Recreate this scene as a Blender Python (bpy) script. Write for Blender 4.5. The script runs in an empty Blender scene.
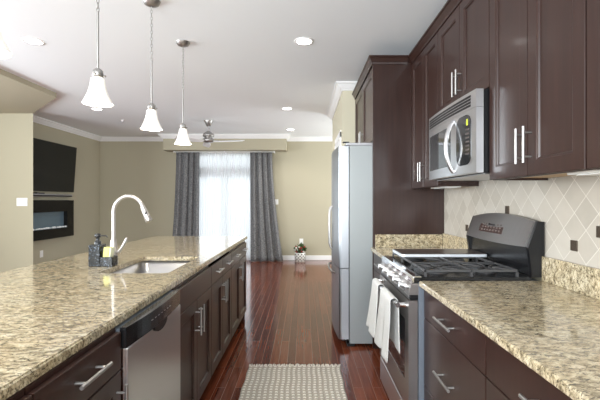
import bpy, bmesh, math, random
from mathutils import Vector, Matrix
random.seed(7)
SC = bpy.context.scene
COL = SC.collection
PI = math.pi

# ------------------------------------------------------------------ camera, world, daylight, exposure
CAM_H = 1.33
cam_data = bpy.data.cameras.new('camera')
cam_data.sensor_fit = 'HORIZONTAL'; cam_data.sensor_width = 36.0
cam_data.lens = 24.0                        # 400 px
cam_data.shift_x = -4.0/600.0
cam_data.shift_y = 1.0/600.0
cam_data.clip_start = 0.02
cam = bpy.data.objects.new('camera', cam_data)
cam.location = (0, 0, CAM_H); cam.rotation_euler = (PI/2, 0, 0)
COL.objects.link(cam); SC.camera = cam

world = bpy.data.worlds.new('daylight'); SC.world = world
world.use_nodes = True
wb = world.node_tree.nodes['Background']
wb.inputs['Color'].default_value = (0.93, 0.96, 1.0, 1)
wb.inputs['Strength'].default_value = 0.62

def area(name, loc, rot, sx, sy, power, color=(1, 1, 1)):
    l = bpy.data.lights.new(name, 'AREA'); l.shape = 'RECTANGLE'
    l.size = sx; l.size_y = sy; l.energy = power; l.color = color
    o = bpy.data.objects.new(name, l); o.location = loc; o.rotation_euler = rot
    COL.objects.link(o); return o
# daylight through the sliding door in the far wall; the other three are added fill lamps
area('daylight_sliding_door', (-1.75, 9.6, 1.3), (-PI/2, 0, 0), 1.7, 2.2, 18, (0.93, 0.96, 1.0))
area('fill_rear', (-1.6, -2.3, 1.6), (PI/2+0.18, 0, 0), 4.0, 1.9, 220, (0.90, 0.96, 1.0))  # added fill behind the camera, tilted up to brighten the ceiling
area('fill_side', (-5.8, 2.0, 1.6), (0, -PI/2-0.28, 0), 1.8, 4.0, 220, (0.90, 0.96, 1.0))  # added fill out of view, tilted up towards the ceiling
area('fill_living', (2.75, 7.8, 1.55), (0, PI/2, 0), 1.5, 1.6, 62, (0.92, 0.97, 1.0))  # added out of view to brighten the living room's left wall

SC.view_settings.view_transform = 'Standard'
SC.view_settings.look = 'None'
SC.view_settings.gamma = 1.0
SC.view_settings.use_curve_mapping = False
SC.view_settings.exposure = 0.70
SC.cycles.max_bounces = 10
SC.cycles.diffuse_bounces = 6
SC.cycles.glossy_bounces = 5
SC.cycles.transparent_max_bounces = 16
SC.cycles.sample_clamp_indirect = 6.0

# ------------------------------------------------------------------ materials
MATS = {}
def newmat(name):
    m = bpy.data.materials.new(name); m.use_nodes = True
    return m, m.node_tree.nodes, m.node_tree.links, m.node_tree.nodes['Principled BSDF']

def mat(name, col, rough=0.5, metal=0.0, coat=0.0, coat_rough=0.08, emit=None, emit_s=0.0, bump=0.0, bump_scale=200, spec=0.5):
    m, N, L, B = newmat(name)
    B.inputs['Base Color'].default_value = (*col, 1)
    B.inputs['Roughness'].default_value = rough
    B.inputs['Metallic'].default_value = metal
    B.inputs['Specular IOR Level'].default_value = spec
    B.inputs['Coat Weight'].default_value = coat
    B.inputs['Coat Roughness'].default_value = coat_rough
    if emit:
        B.inputs['Emission Color'].default_value = (*emit, 1)
        B.inputs['Emission Strength'].default_value = emit_s
    # every surface gets a faint procedural variation
    tc = N.new('ShaderNodeTexCoord'); nz = N.new('ShaderNodeTexNoise')
    nz.inputs['Scale'].default_value = bump_scale
    nz.inputs['Detail'].default_value = 3
    L.new(tc.outputs['Object'], nz.inputs['Vector'])
    mr = N.new('ShaderNodeMapRange')
    mr.inputs['To Min'].default_value = max(0, rough-0.012); mr.inputs['To Max'].default_value = min(1, rough+0.012)
    L.new(nz.outputs['Fac'], mr.inputs['Value']); L.new(mr.outputs['Result'], B.inputs['Roughness'])
    if bump > 0:
        b = N.new('ShaderNodeBump'); b.inputs['Strength'].default_value = bump
        b.inputs['Distance'].default_value = 0.002
        L.new(nz.outputs['Fac'], b.inputs['Height']); L.new(b.outputs['Normal'], B.inputs['Normal'])
    MATS[name] = m
    return m

def mnode(N, L, op, a, b=None):
    n = N.new('ShaderNodeMath'); n.operation = op
    for i, v in enumerate((a, b)):
        if v is None: continue
        if isinstance(v, (int, float)): n.inputs[i].default_value = v
        else: L.new(v, n.inputs[i])
    return n.outputs[0]

def ramp(N, L, fac, stops, interp='LINEAR'):
    r = N.new('ShaderNodeValToRGB'); r.color_ramp.interpolation = interp
    e = r.color_ramp.elements
    e[0].position, e[0].color = stops[0][0], (*stops[0][1], 1)
    e[1].position, e[1].color = stops[-1][0], (*stops[-1][1], 1)
    for p, c in stops[1:-1]:
        x = e.new(p); x.color = (*c, 1)
    L.new(fac, r.inputs['Fac'])
    return r.outputs['Color']

def mix(N, L, fac, a, b, mode='MIX'):
    n = N.new('ShaderNodeMix'); n.data_type = 'RGBA'; n.blend_type = mode
    if isinstance(fac, (int, float)): n.inputs['Factor'].default_value = fac
    else: L.new(fac, n.inputs['Factor'])
    for k, v in ((6, a), (7, b)):
        if isinstance(v, tuple): n.inputs[k].default_value = (*v, 1)
        else: L.new(v, n.inputs[k])
    return n.outputs[2]

def granite():
    m, N, L, B = newmat('granite')
    tc = N.new('ShaderNodeTexCoord')
    mp = N.new('ShaderNodeMapping'); mp.inputs['Rotation'].default_value = (0, 0, 0.5)
    mp.inputs['Scale'].default_value = (1.0, 1.9, 1.4)
    L.new(tc.outputs['Object'], mp.inputs['Vector'])
    def noise(sc, det, ro, dist=0.0):
        n = N.new('ShaderNodeTexNoise'); n.inputs['Scale'].default_value = sc; n.inputs['Detail'].default_value = det
        n.inputs['Roughness'].default_value = ro; n.inputs['Distortion'].default_value = dist
        L.new(mp.outputs['Vector'], n.inputs['Vector']); return n.outputs['Fac']
    base = ramp(N, L, noise(30, 5, 0.7, 0.6), [(0.33, (0.15, 0.12, 0.075)), (0.44, (0.36, 0.305, 0.21)), (0.55, (0.59, 0.52, 0.38)), (0.70, (0.74, 0.68, 0.56))])
    warm = ramp(N, L, noise(5, 3, 0.5, 0.3), [(0.35, (1.0, 0.89, 0.70)), (0.65, (0.98, 0.97, 0.90))])
    c1 = mix(N, L, 0.55, base, warm, 'MULTIPLY')
    dark = ramp(N, L, noise(46, 6, 0.75, 1.1), [(0.53, (0, 0, 0)), (0.59, (1, 1, 1))])
    c2 = mix(N, L, dark, c1, (0.10, 0.078, 0.05))
    blk = ramp(N, L, noise(95, 4, 0.65, 0.6), [(0.60, (0, 0, 0)), (0.65, (1, 1, 1))])
    c3 = mix(N, L, blk, c2, (0.035, 0.03, 0.025))
    L.new(c3, B.inputs['Base Color'])
    B.inputs['Roughness'].default_value = 0.12
    B.inputs['Coat Weight'].default_value = 0.28; B.inputs['Coat Roughness'].default_value = 0.03
    return m

def hardwood():
    m, N, L, B = newmat('hardwood_planks')
    tc = N.new('ShaderNodeTexCoord')
    mp = N.new('ShaderNodeMapping'); mp.inputs['Rotation'].default_value = (0, 0, PI/2)
    L.new(tc.outputs['Object'], mp.inputs['Vector'])
    bk = N.new('ShaderNodeTexBrick')
    bk.inputs['Scale'].default_value = 1.0
    bk.inputs['Brick Width'].default_value = 0.95
    bk.inputs['Row Height'].default_value = 0.07
    bk.inputs['Mortar Size'].default_value = 0.0019
    bk.inputs['Mortar Smooth'].default_value = 0.3
    bk.inputs['Color1'].default_value = (0, 0, 0, 1); bk.inputs['Color2'].default_value = (1, 1, 1, 1)
    bk.inputs['Mortar'].default_value = (0.5, 0.5, 0.5, 1)
    bk.offset = 0.37
    L.new(mp.outputs['Vector'], bk.inputs['Vector'])
    gm = N.new('ShaderNodeMapping'); gm.inputs['Scale'].default_value = (38, 2.0, 1)
    L.new(tc.outputs['Object'], gm.inputs['Vector'])
    g = N.new('ShaderNodeTexNoise'); g.inputs['Scale'].default_value = 1.6; g.inputs['Detail'].default_value = 6; g.inputs['Distortion'].default_value = 0.7
    L.new(gm.outputs['Vector'], g.inputs['Vector'])
    plank = ramp(N, L, bk.outputs['Color'], [(0.0, (0.105, 0.025, 0.012)), (0.5, (0.14, 0.036, 0.017)), (1.0, (0.185, 0.052, 0.025))])
    grain = ramp(N, L, g.outputs['Fac'], [(0.3, (0.62, 0.58, 0.55)), (0.7, (1.25, 1.2, 1.15))])
    c = mix(N, L, 0.8, plank, grain, 'MULTIPLY')
    c = mix(N, L, bk.outputs['Fac'], c, (0.27, 0.13, 0.085))  # joints painted paler to stand for light caught on plank bevels
    L.new(c, B.inputs['Base Color'])
    B.inputs['Roughness'].default_value = 0.13
    B.inputs['Specular IOR Level'].default_value = 0.42
    ht = mnode(N, L, 'MULTIPLY', bk.outputs['Fac'], -1.0)
    ht2 = mnode(N, L, 'ADD', ht, mnode(N, L, 'MULTIPLY', bk.outputs['Color'], 0.04))
    b = N.new('ShaderNodeBump'); b.inputs['Strength'].default_value = 0.35; b.inputs['Distance'].default_value = 0.0015
    L.new(ht2, b.inputs['Height']); L.new(b.outputs['Normal'], B.inputs['Normal'])
    L.new(b.outputs['Normal'], B.inputs['Coat Normal'])
    return m

def cabinet_wood():
    m, N, L, B = newmat('espresso_wood')
    tc = N.new('ShaderNodeTexCoord')
    mp = N.new('ShaderNodeMapping'); mp.inputs['Scale'].default_value = (30, 30, 1.6)
    L.new(tc.outputs['Object'], mp.inputs['Vector'])
    g = N.new('ShaderNodeTexNoise'); g.inputs['Scale'].default_value = 1.3; g.inputs['Detail'].default_value = 5
    L.new(mp.outputs['Vector'], g.inputs['Vector'])
    c = ramp(N, L, g.outputs['Fac'], [(0.3, (0.027, 0.0122, 0.0095)), (0.7, (0.038, 0.0170, 0.0130))])
    L.new(c, B.inputs['Base Color'])
    B.inputs['Roughness'].default_value = 0.30
    B.inputs['Specular IOR Level'].default_value = 0.36
    B.inputs['Coat Weight'].default_value = 0.06; B.inputs['Coat Roughness'].default_value = 0.08
    return m

def tile_mat():
    m, N, L, B = newmat('diamond_tile')
    P = 0.1535
    tc = N.new('ShaderNodeTexCoord'); sp = N.new('ShaderNodeSeparateXYZ')
    L.new(tc.outputs['Object'], sp.inputs[0])
    y = mnode(N, L, 'SUBTRACT', sp.outputs['Y'], 1.867); z = mnode(N, L, 'SUBTRACT', sp.outputs['Z'], 1.275)
    u = mnode(N, L, 'DIVIDE', mnode(N, L, 'ADD', y, z), P)
    v = mnode(N, L, 'DIVIDE', mnode(N, L, 'SUBTRACT', y, z), P)
    def edge(a):
        f = mnode(N, L, 'FRACT', a); return mnode(N, L, 'MINIMUM', f, mnode(N, L, 'SUBTRACT', 1.0, f))
    e = mnode(N, L, 'MINIMUM', edge(u), edge(v))
    line = mnode(N, L, 'LESS_THAN', e, 0.016)
    cb = N.new('ShaderNodeCombineXYZ')
    L.new(mnode(N, L, 'FLOOR', u), cb.inputs[0]); L.new(mnode(N, L, 'FLOOR', v), cb.inputs[1])
    wn = N.new('ShaderNodeTexWhiteNoise'); wn.noise_dimensions = '3D'; L.new(cb.outputs[0], wn.inputs['Vector'])
    nz = N.new('ShaderNodeTexNoise'); nz.inputs['Scale'].default_value = 14; nz.inputs['Detail'].default_value = 6
    L.new(tc.outputs['Object'], nz.inputs['Vector'])
    t = mnode(N, L, 'ADD', mnode(N, L, 'MULTIPLY', wn.outputs['Value'], 0.55), mnode(N, L, 'MULTIPLY', nz.outputs['Fac'], 0.45))
    c = ramp(N, L, t, [(0.15, (0.38, 0.345, 0.295)), (0.5, (0.45, 0.41, 0.355)), (0.85, (0.51, 0.475, 0.42))])
    c = mix(N, L, line, c, (0.60, 0.57, 0.51))
    L.new(c, B.inputs['Base Color']); B.inputs['Roughness'].default_value = 0.42
    b = N.new('ShaderNodeBump'); b.inputs['Strength'].default_value = 0.4; b.inputs['Distance'].default_value = 0.002
    L.new(mnode(N, L, 'MULTIPLY', line, -1.0), b.inputs['Height']); L.new(b.outputs['Normal'], B.inputs['Normal'])
    return m

def fabric(name, c0, c1, scale, stretch=(1, 1, 1), rough=0.9):
    m, N, L, B = newmat(name)
    tc = N.new('ShaderNodeTexCoord'); mp = N.new('ShaderNodeMapping'); mp.inputs['Scale'].default_value = stretch
    L.new(tc.outputs['Object'], mp.inputs['Vector'])
    n = N.new('ShaderNodeTexNoise'); n.inputs['Scale'].default_value = scale; n.inputs['Detail'].default_value = 4
    L.new(mp.outputs['Vector'], n.inputs['Vector'])
    c = ramp(N, L, n.outputs['Fac'], [(0.38, c0), (0.62, c1)])
    L.new(c, B.inputs['Base Color']); B.inputs['Roughness'].default_value = rough
    b = N.new('ShaderNodeBump'); b.inputs['Strength'].default_value = 0.3; b.inputs['Distance'].default_value = 0.002
    L.new(n.outputs['Fac'], b.inputs['Height']); L.new(b.outputs['Normal'], B.inputs['Normal'])
    return m

def brushed(name, col, rough, axis_scale):
    m, N, L, B = newmat(name)
    B.inputs['Base Color'].default_value = (*col, 1); B.inputs['Metallic'].default_value = 1.0
    tc = N.new('ShaderNodeTexCoord'); mp = N.new('ShaderNodeMapping'); mp.inputs['Scale'].default_value = axis_scale
    L.new(tc.outputs['Object'], mp.inputs['Vector'])
    n = N.new('ShaderNodeTexNoise'); n.inputs['Scale'].default_value = 8; n.inputs['Detail'].default_value = 3
    L.new(mp.outputs['Vector'], n.inputs['Vector'])
    mr = N.new('ShaderNodeMapRange'); mr.inputs['To Min'].default_value = rough-0.02; mr.inputs['To Max'].default_value = rough+0.03
    L.new(n.outputs['Fac'], mr.inputs['Value']); L.new(mr.outputs['Result'], B.inputs['Roughness'])
    return m

M_GRAN = granite(); M_FLOOR = hardwood(); M_WOOD = cabinet_wood(); M_TILE = tile_mat()
M_WALL = mat('olive_paint', (0.42, 0.385, 0.285), 0.85, bump=0.15, bump_scale=300)
M_WALL2 = mat('pale_yellow_paint', (0.60, 0.56, 0.43), 0.85, bump=0.15, bump_scale=300)
M_CEIL = mat('ceiling_paint', (0.87, 0.905, 0.935), 0.9, bump=0.1, bump_scale=250)
M_TRIM = mat('white_trim', (0.82, 0.82, 0.82), 0.45)
M_STEEL = mat('brushed_steel', (0.62, 0.62, 0.63), 0.31, metal=1.0, bump_scale=20)
M_STEELV = mat('fridge_steel', (0.40, 0.42, 0.45), 0.32, metal=1.0, bump_scale=20)
M_FRSIDE = mat('fridge_grey_side', (0.33, 0.355, 0.36), 0.38, metal=0.15)
M_BGSTEEL = mat('backguard_steel', (0.36, 0.34, 0.33), 0.31, metal=1.0, bump_scale=20)
M_CHROME = mat('polished_chrome', (0.75, 0.75, 0.76), 0.12, metal=1.0)
M_FAUCET = mat('satin_faucet', (0.58, 0.55, 0.53), 0.38, metal=0.85)
M_SINK = mat('sink_steel', (0.56, 0.56, 0.57), 0.30, metal=1.0)
M_NICKEL = mat('satin_nickel', (0.42, 0.41, 0.40), 0.42, metal=1.0)
M_BLACK = mat('black_plastic', (0.008, 0.008, 0.009), 0.32, spec=0.28)
M_GLOSSB = mat('glossy_black_panel', (0.012, 0.012, 0.013), 0.16, coat=0.3)
M_BGLASS = mat('black_glass', (0.010, 0.011, 0.012), 0.05, coat=0.5)
M_OVENGL = mat('oven_glass', (0.02, 0.02, 0.022), 0.04, coat=0.6)
M_IRON = mat('cast_iron', (0.06, 0.06, 0.063), 0.36, bump=0.4, bump_scale=400)
M_ENAMEL = mat('black_enamel', (0.008, 0.008, 0.009), 0.22, spec=0.3)
M_GREYEN = mat('grey_enamel', (0.13, 0.15, 0.18), 0.35)
M_DGAP = mat('dark_gap', (0.006, 0.005, 0.005), 0.7)
M_WHITE = mat('white_plastic', (0.80, 0.80, 0.78), 0.4)
M_SHADE = mat('frosted_glass_shade', (0.80, 0.79, 0.75), 0.4, emit=(1.0, 0.96, 0.88), emit_s=0.22)
M_LAMP = mat('lamp_diffuser', (1, 1, 1), 0.5, emit=(1.0, 0.97, 0.93), emit_s=9.0)
M_BULB = mat('bulb_glow', (1, 1, 1), 0.5, emit=(1.0, 0.93, 0.82), emit_s=3.0)
M_TAN = mat('unfinished_maple', (0.50, 0.34, 0.19), 0.6, bump=0.2, bump_scale=80)
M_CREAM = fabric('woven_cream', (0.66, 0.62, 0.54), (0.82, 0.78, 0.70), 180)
M_WEFTSHADE = fabric('shaded_ground_weave', (0.37, 0.33, 0.27), (0.47, 0.43, 0.36), 180)  # ground weave darkened so the shade in the gaps is painted in
M_TOWEL = fabric('white_terry', (0.56, 0.56, 0.545), (0.70, 0.70, 0.685), 300)
M_CURT = fabric('grey_curtain_fabric', (0.075, 0.075, 0.078), (0.24, 0.24, 0.245), 45, (1, 1, 2.2))
M_TV = mat('tv_screen_black', (0.012, 0.013, 0.012), 0.3, spec=0.3)
M_FFRAME = mat('fireplace_frame_black', (0.006, 0.006, 0.006), 0.25, spec=0.25)
M_SILVER = mat('silver_plastic', (0.38, 0.38, 0.40), 0.3, metal=0.6)
M_BRONZE = mat('bronze_tile', (0.10, 0.075, 0.055), 0.35, metal=0.6, bump=0.8, bump_scale=150)
M_LEAF = mat('leaf_green', (0.035, 0.085, 0.02), 0.5)
M_REDF = mat('red_petal', (0.30, 0.02, 0.02), 0.6)
M_WHF = mat('white_petal', (0.75, 0.73, 0.66), 0.6)
M_SOIL = mat('potting_soil', (0.03, 0.02, 0.012), 0.9, bump=0.8)
M_FIREG = mat('fireplace_glass', (0.10, 0.15, 0.19), 0.15, coat=0.3)
M_CRYST = mat('clear_crystals', (0.9, 0.93, 0.95), 0.15)
M_SPONGE = mat('yellow_sponge', (0.75, 0.74, 0.25), 0.9, bump=0.8, bump_scale=200)
M_SPONGE2 = mat('pale_scrub', (0.85, 0.86, 0.62), 0.9, bump=0.8, bump_scale=400)
M_GREY = mat('dark_smoked_plastic', (0.02, 0.022, 0.025), 0.3)
M_BUTTON = mat('keypad_buttons', (0.15, 0.12, 0.11), 0.4)
M_DISPLAY = mat('display_brown', (0.05, 0.025, 0.02), 0.2)
M_STICK = mat('yellow_green_sticker', (0.55, 0.62, 0.05), 0.5)
M_DECK = mat('patio_concrete', (0.6, 0.6, 0.58), 0.8, bump=0.3, bump_scale=40)
M_TRAY = mat('dark_tray_top', (0.075, 0.06, 0.055), 0.30, coat=0.15)
M_ALU = mat('pale_aluminium', (0.75, 0.79, 0.84), 0.35, metal=0.3)
M_POT = mat('white_ceramic', (0.72, 0.71, 0.67), 0.35)

def terrazzo():
    m, N, L, B = newmat('speckled_stone')
    tc = N.new('ShaderNodeTexCoord'); v = N.new('ShaderNodeTexVoronoi'); v.inputs['Scale'].default_value = 130
    L.new(tc.outputs['Object'], v.inputs['Vector'])
    c = ramp(N, L, v.outputs['Color'], [(0.0, (0.004, 0.005, 0.006)), (0.68, (0.008, 0.010, 0.012)), (0.90, (0.10, 0.12, 0.15))])
    L.new(c, B.inputs['Base Color']); B.inputs['Roughness'].default_value = 0.2
    return m
M_TERR = terrazzo()

def sheer():
    m, N, L, B = newmat('white_sheer'); N.remove(B)
    out = N['Material Output']
    t = N.new('ShaderNodeBsdfTranslucent'); t.inputs['Color'].default_value = (0.93, 0.95, 0.97, 1)
    d = N.new('ShaderNodeBsdfDiffuse'); d.inputs['Color'].default_value = (0.90, 0.92, 0.94, 1)
    tr = N.new('ShaderNodeBsdfTransparent'); tr.inputs['Color'].default_value = (0.97, 0.98, 1, 1)
    m1 = N.new('ShaderNodeMixShader'); m1.inputs[0].default_value = 0.35
    L.new(t.outputs[0], m1.inputs[1]); L.new(d.outputs[0], m1.inputs[2])
    tc = N.new('ShaderNodeTexCoord'); nz = N.new('ShaderNodeTexNoise'); nz.inputs['Scale'].default_value = 400
    L.new(tc.outputs['Object'], nz.inputs['Vector'])
    mr = N.new('ShaderNodeMapRange'); mr.inputs['To Min'].default_value = 0.26; mr.inputs['To Max'].default_value = 0.40
    L.new(nz.outputs['Fac'], mr.inputs['Value'])
    m2 = N.new('ShaderNodeMixShader')
    L.new(mr.outputs['Result'], m2.inputs[0]); L.new(m1.outputs[0], m2.inputs[1]); L.new(tr.outputs[0], m2.inputs[2])
    L.new(m2.outputs[0], out.inputs['Surface'])
    return m
M_SHEER = sheer()

def pane():
    m, N, L, B = newmat('window_glass'); N.remove(B)
    out = N['Material Output']
    tr = N.new('ShaderNodeBsdfTransparent'); tr.inputs['Color'].default_value = (0.96, 0.98, 0.98, 1)
    g = N.new('ShaderNodeBsdfGlossy'); g.inputs['Roughness'].default_value = 0.02
    f = N.new('ShaderNodeFresnel'); f.inputs['IOR'].default_value = 1.45
    mx = N.new('ShaderNodeMixShader'); L.new(f.outputs[0], mx.inputs[0]); L.new(tr.outputs[0], mx.inputs[1]); L.new(g.outputs[0], mx.inputs[2])
    L.new(mx.outputs[0], out.inputs['Surface'])
    return m
M_PANE = pane()

# ------------------------------------------------------------------ mesh helpers (world coordinates)
def BM(): return bmesh.new()

def add_box(bm, x0, x1, y0, y1, z0, z1, bev=0.0, seg=1):
    x0, x1 = min(x0, x1), max(x0, x1); y0, y1 = min(y0, y1), max(y0, y1); z0, z1 = min(z0, z1), max(z0, z1)
    vs = [bm.verts.new(p) for p in ((x0,y0,z0),(x1,y0,z0),(x1,y1,z0),(x0,y1,z0),(x0,y0,z1),(x1,y0,z1),(x1,y1,z1),(x0,y1,z1))]
    fs = [bm.faces.new([vs[i] for i in f]) for f in ((3,2,1,0),(4,5,6,7),(0,1,5,4),(1,2,6,5),(2,3,7,6),(3,0,4,7))]
    if bev > 0:
        es = list({e for f in fs for e in f.edges})
        bmesh.ops.bevel(bm, geom=es, offset=min(bev, 0.49*min(x1-x0, y1-y0, z1-z0)), segments=seg, profile=0.5, affect='EDGES')
    return vs

def frame_of(d):
    d = d.normalized(); up = Vector((0, 0, 1)) if abs(d.z) < 0.95 else Vector((1, 0, 0))
    a = d.cross(up).normalized(); return a, a.cross(d).normalized()

def add_tube(bm, pts, r, seg=10, caps=True):
    pts = [Vector(p) for p in pts]; n = len(pts)
    rs = r if isinstance(r, (list, tuple)) else [r]*n
    rings = []; a = None
    for i, p in enumerate(pts):
        d = (pts[min(i+1, n-1)] - pts[max(i-1, 0)]).normalized()
        if a is None: a, b = frame_of(d)
        else:
            a = (a - d*a.dot(d)).normalized(); b = a.cross(d).normalized()
        rings.append([bm.verts.new(p + (a*math.cos(2*PI*k/seg) + b*math.sin(2*PI*k/seg))*rs[i]) for k in range(seg)])
    for i in range(n-1):
        for k in range(seg):
            f = bm.faces.new((rings[i][k], rings[i][(k+1) % seg], rings[i+1][(k+1) % seg], rings[i+1][k])); f.smooth = True
    if caps:
        bm.faces.new([bm.verts.new(v.co) for v in rings[0][::-1]]); bm.faces.new([bm.verts.new(v.co) for v in rings[-1]])

def add_lathe(bm, prof, cx, cy, seg=28, close_bottom=False, close_top=False):
    rings = []
    for r, z in prof:
        rings.append([bm.verts.new((cx + r*math.cos(2*PI*k/seg), cy + r*math.sin(2*PI*k/seg), z)) for k in range(seg)])
    for i in range(len(rings)-1):
        for k in range(seg):
            f = bm.faces.new((rings[i][k], rings[i][(k+1) % seg], rings[i+1][(k+1) % seg], rings[i+1][k])); f.smooth = True
    if close_bottom: bm.faces.new([bm.verts.new(v.co) for v in rings[0][::-1]])
    if close_top: bm.faces.new([bm.verts.new(v.co) for v in rings[-1]])

def add_prism(bm, poly, axis, a0, a1, bev=0.0, smooth=False):
    """poly: 2-D outline; axis 'x': (y,z), 'y': (x,z), 'z': (x,y)"""
    def P(u, v, t):
        return {'x': (t, u, v), 'y': (u, t, v), 'z': (u, v, t)}[axis]
    A = [bm.verts.new(P(u, v, a0)) for u, v in poly]; B = [bm.verts.new(P(u, v, a1)) for u, v in poly]
    fs = [bm.faces.new(A[::-1]), bm.faces.new(B)]
    n = len(poly)
    for i in range(n):
        f = bm.faces.new((A[i], A[(i+1) % n], B[(i+1) % n], B[i])); f.smooth = smooth; fs.append(f)
    if bev > 0:
        es = list({e for f in fs[:2] for e in f.edges})
        bmesh.ops.bevel(bm, geom=es, offset=bev, segments=1, affect='EDGES')

def add_sphere(bm, c, r, u=14, v=9, scale=(1, 1, 1)):
    mtx = Matrix.Translation(c) @ Matrix.Diagonal((*scale, 1))
    res = bmesh.ops.create_uvsphere(bm, u_segments=u, v_segments=v, radius=r, matrix=mtx)
    for x in res['verts']:
        for f in x.link_faces: f.smooth = True

def wloc(o):
    v = Vector((0, 0, 0))
    while o is not None:
        v += o.location; o = o.parent
    return v

def obj(name, bm, m, parent=None, recalc=True):
    if recalc: bmesh.ops.recalc_face_normals(bm, faces=bm.faces)
    if parent is not None:
        bmesh.ops.translate(bm, verts=bm.verts, vec=-wloc(parent))
    me = bpy.data.meshes.new(name); bm.to_mesh(me); bm.free()
    me.materials.append(m)
    o = bpy.data.objects.new(name, me); COL.objects.link(o)
    if parent is not None: o.parent = parent
    return o

def tag(o, label, cat, group=None, kind=None):
    if label: o['label'] = label
    if cat: o['category'] = cat
    if group: o['group'] = group
    if kind: o['kind'] = kind
    return o

def thing(name, label, cat, loc, group=None):
    o = bpy.data.objects.new(name, None); COL.objects.link(o); o.location = loc
    o.empty_display_size = 0.05
    return tag(o, label, cat, group)

def struct(name, bm, m):
    o = obj(name, bm, m); o['kind'] = 'structure'; return o

def box_obj(name, x0, x1, y0, y1, z0, z1, m, parent=None, bev=0.0, seg=1):
    bm = BM(); add_box(bm, x0, x1, y0, y1, z0, z1, bev, seg); return obj(name, bm, m, parent)

def copy_tree(o, parent=None):
    c = o.copy(); COL.objects.link(c)
    if parent is not None: c.parent = parent
    for ch in list(o.children): copy_tree(ch, c)
    return c

# ------------------------------------------------------------------ the room
CEIL = 2.76
FARY = 9.0
WX = 1.27         # kitchen wall behind the range
struct_floor = BM(); add_box(struct_floor, -6.1, 2.7, -2.6, FARY+0.12, -0.1, 0); struct('floor', struct_floor, M_FLOOR)
b = BM(); add_box(b, -6.1, 2.7, -2.6, FARY+0.12, CEIL, CEIL+0.1); struct('ceiling', b, M_CEIL)

# far wall with the sliding door opening
DX0, DX1, DZ = -2.62, -0.88, 2.40
b = BM()
add_box(b, -4.72, DX0, FARY, FARY+0.12, 0, CEIL)
add_box(b, DX1, 2.7, FARY, FARY+0.12, 0, CEIL)
add_box(b, DX0, DX1, FARY, FARY+0.12, DZ, CEIL)
struct('wall_far', b, M_WALL)
b = BM(); add_box(b, -4.72, -4.59, 6.38, FARY, 0, CEIL); struct('wall_left', b, M_WALL)
b = BM(); add_prism(b, [(-6.1, 6.26), (-4.24, 6.26), (-4.335, 6.38), (-6.1, 6.38)], 'z', 0, CEIL-0.06); struct('wall_entry', b, M_WALL)
b = BM(); add_prism(b, [(-3.28, -2.6), (-3.28, 5.3), (-4.24, 6.26), (-4.335, 6.38), (-6.1, 6.38), (-6.1, -2.6)], 'z', CEIL-0.06, CEIL); struct('wall_soffit', b, M_WALL)
b = BM(); add_box(b, WX, WX+0.12, -2.6, 4.86, 0, CEIL); struct('wall_right', b, M_WALL)
b = BM(); add_box(b, 0.47, 2.7, 4.86, 6.6, 0, CEIL); struct('wall_fridge', b, M_WALL2)
b = BM(); add_box(b, 2.6, 2.7, 6.6, 7.0, 0, CEIL); add_box(b, 2.6, 2.7, 8.6, FARY, 0, CEIL)
add_box(b, 2.6, 2.7, 7.0, 8.6, 0, 0.8); add_box(b, 2.6, 2.7, 7.0, 8.6, 2.3, CEIL); struct('wall_living', b, M_WALL)  # opening made up to let the fill lamp shine through
b = BM()
for q in ((6.93, 7.0, 0.73, 2.37), (8.6, 8.67, 0.73, 2.37), (7.0, 8.6, 0.73, 0.8), (7.0, 8.6, 2.3, 2.37)): add_box(b, 2.585, 2.6, *q)
struct('added_window', b, M_TRIM)  # frame of the made-up opening, out of view
# rear and side walls (behind the camera) with wide openings added to let light in
b = BM()
add_box(b, -6.1, -3.6, -2.6, -2.5, 0, CEIL); add_box(b, 0.4, WX, -2.6, -2.5, 0, CEIL)
add_box(b, -3.6, 0.4, -2.6, -2.5, 0, 0.6); add_box(b, -3.6, 0.4, -2.6, -2.5, 2.5, CEIL)
struct('wall_back', b, M_WALL)
b = BM()
add_box(b, -6.1, -6.0, -2.5, 0.0, 0, CEIL-0.06); add_box(b, -6.1, -6.0, 4.0, 6.26, 0, CEIL-0.06)
add_box(b, -6.1, -6.0, 0.0, 4.0, 0, 0.7); add_box(b, -6.1, -6.0, 0.0, 4.0, 2.5, CEIL-0.06)
struct('wall_side', b, M_WALL)

# bulkhead above the sliding door
BX0, BX1, BY, BZ = -3.03, -0.38, 8.6, 2.43
b = BM(); add_box(b, BX0, BX1, BY, FARY, BZ, CEIL); struct('wall_bulkhead', b, M_WALL)

def crown_profile(s=0.09):
    return [(0, 0), (0, -s), (0.012, -s), (0.02, -s*0.82), (0.035, -s*0.7), (0.062, -s*0.30), (0.074, -s*0.2), (0.085, -s*0.18), (0.085, 0)]
def add_crown(bm, p0, p1, out, z, s=0.09, m0=0.0, m1=0.0, prof=None):
    """crown moulding from p0 to p1 (x,y on the wall face), out = unit vector into the room, m0/m1 = mitre factors"""
    prof = prof or crown_profile(s)
    p0 = Vector(p0); p1 = Vector(p1); o = Vector(out); d = (p1-p0).normalized()
    A = [bm.verts.new((*(p0 + o*u - d*(u*m0)), z+v)) for u, v in prof]
    B = [bm.verts.new((*(p1 + o*u + d*(u*m1)), z+v)) for u, v in prof]
    n = len(prof)
    bm.faces.new(A[::-1]); bm.faces.new(B)
    for i in range(n): bm.faces.new((A[i], A[(i+1) % n], B[(i+1) % n], B[i]))
b = BM()
add_crown(b, (-4.59, FARY), (BX0, FARY), (0, -1), CEIL, m0=-1, m1=-1); struct('trim_1', b, M_TRIM)
b = BM(); add_crown(b, (BX1, FARY), (2.6, FARY), (0, -1), CEIL, m0=-1, m1=-1); struct('trim_2', b, M_TRIM)
b = BM()
add_crown(b, (BX0, BY), (BX1, BY), (0, -1), CEIL, m0=1, m1=1)
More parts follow.
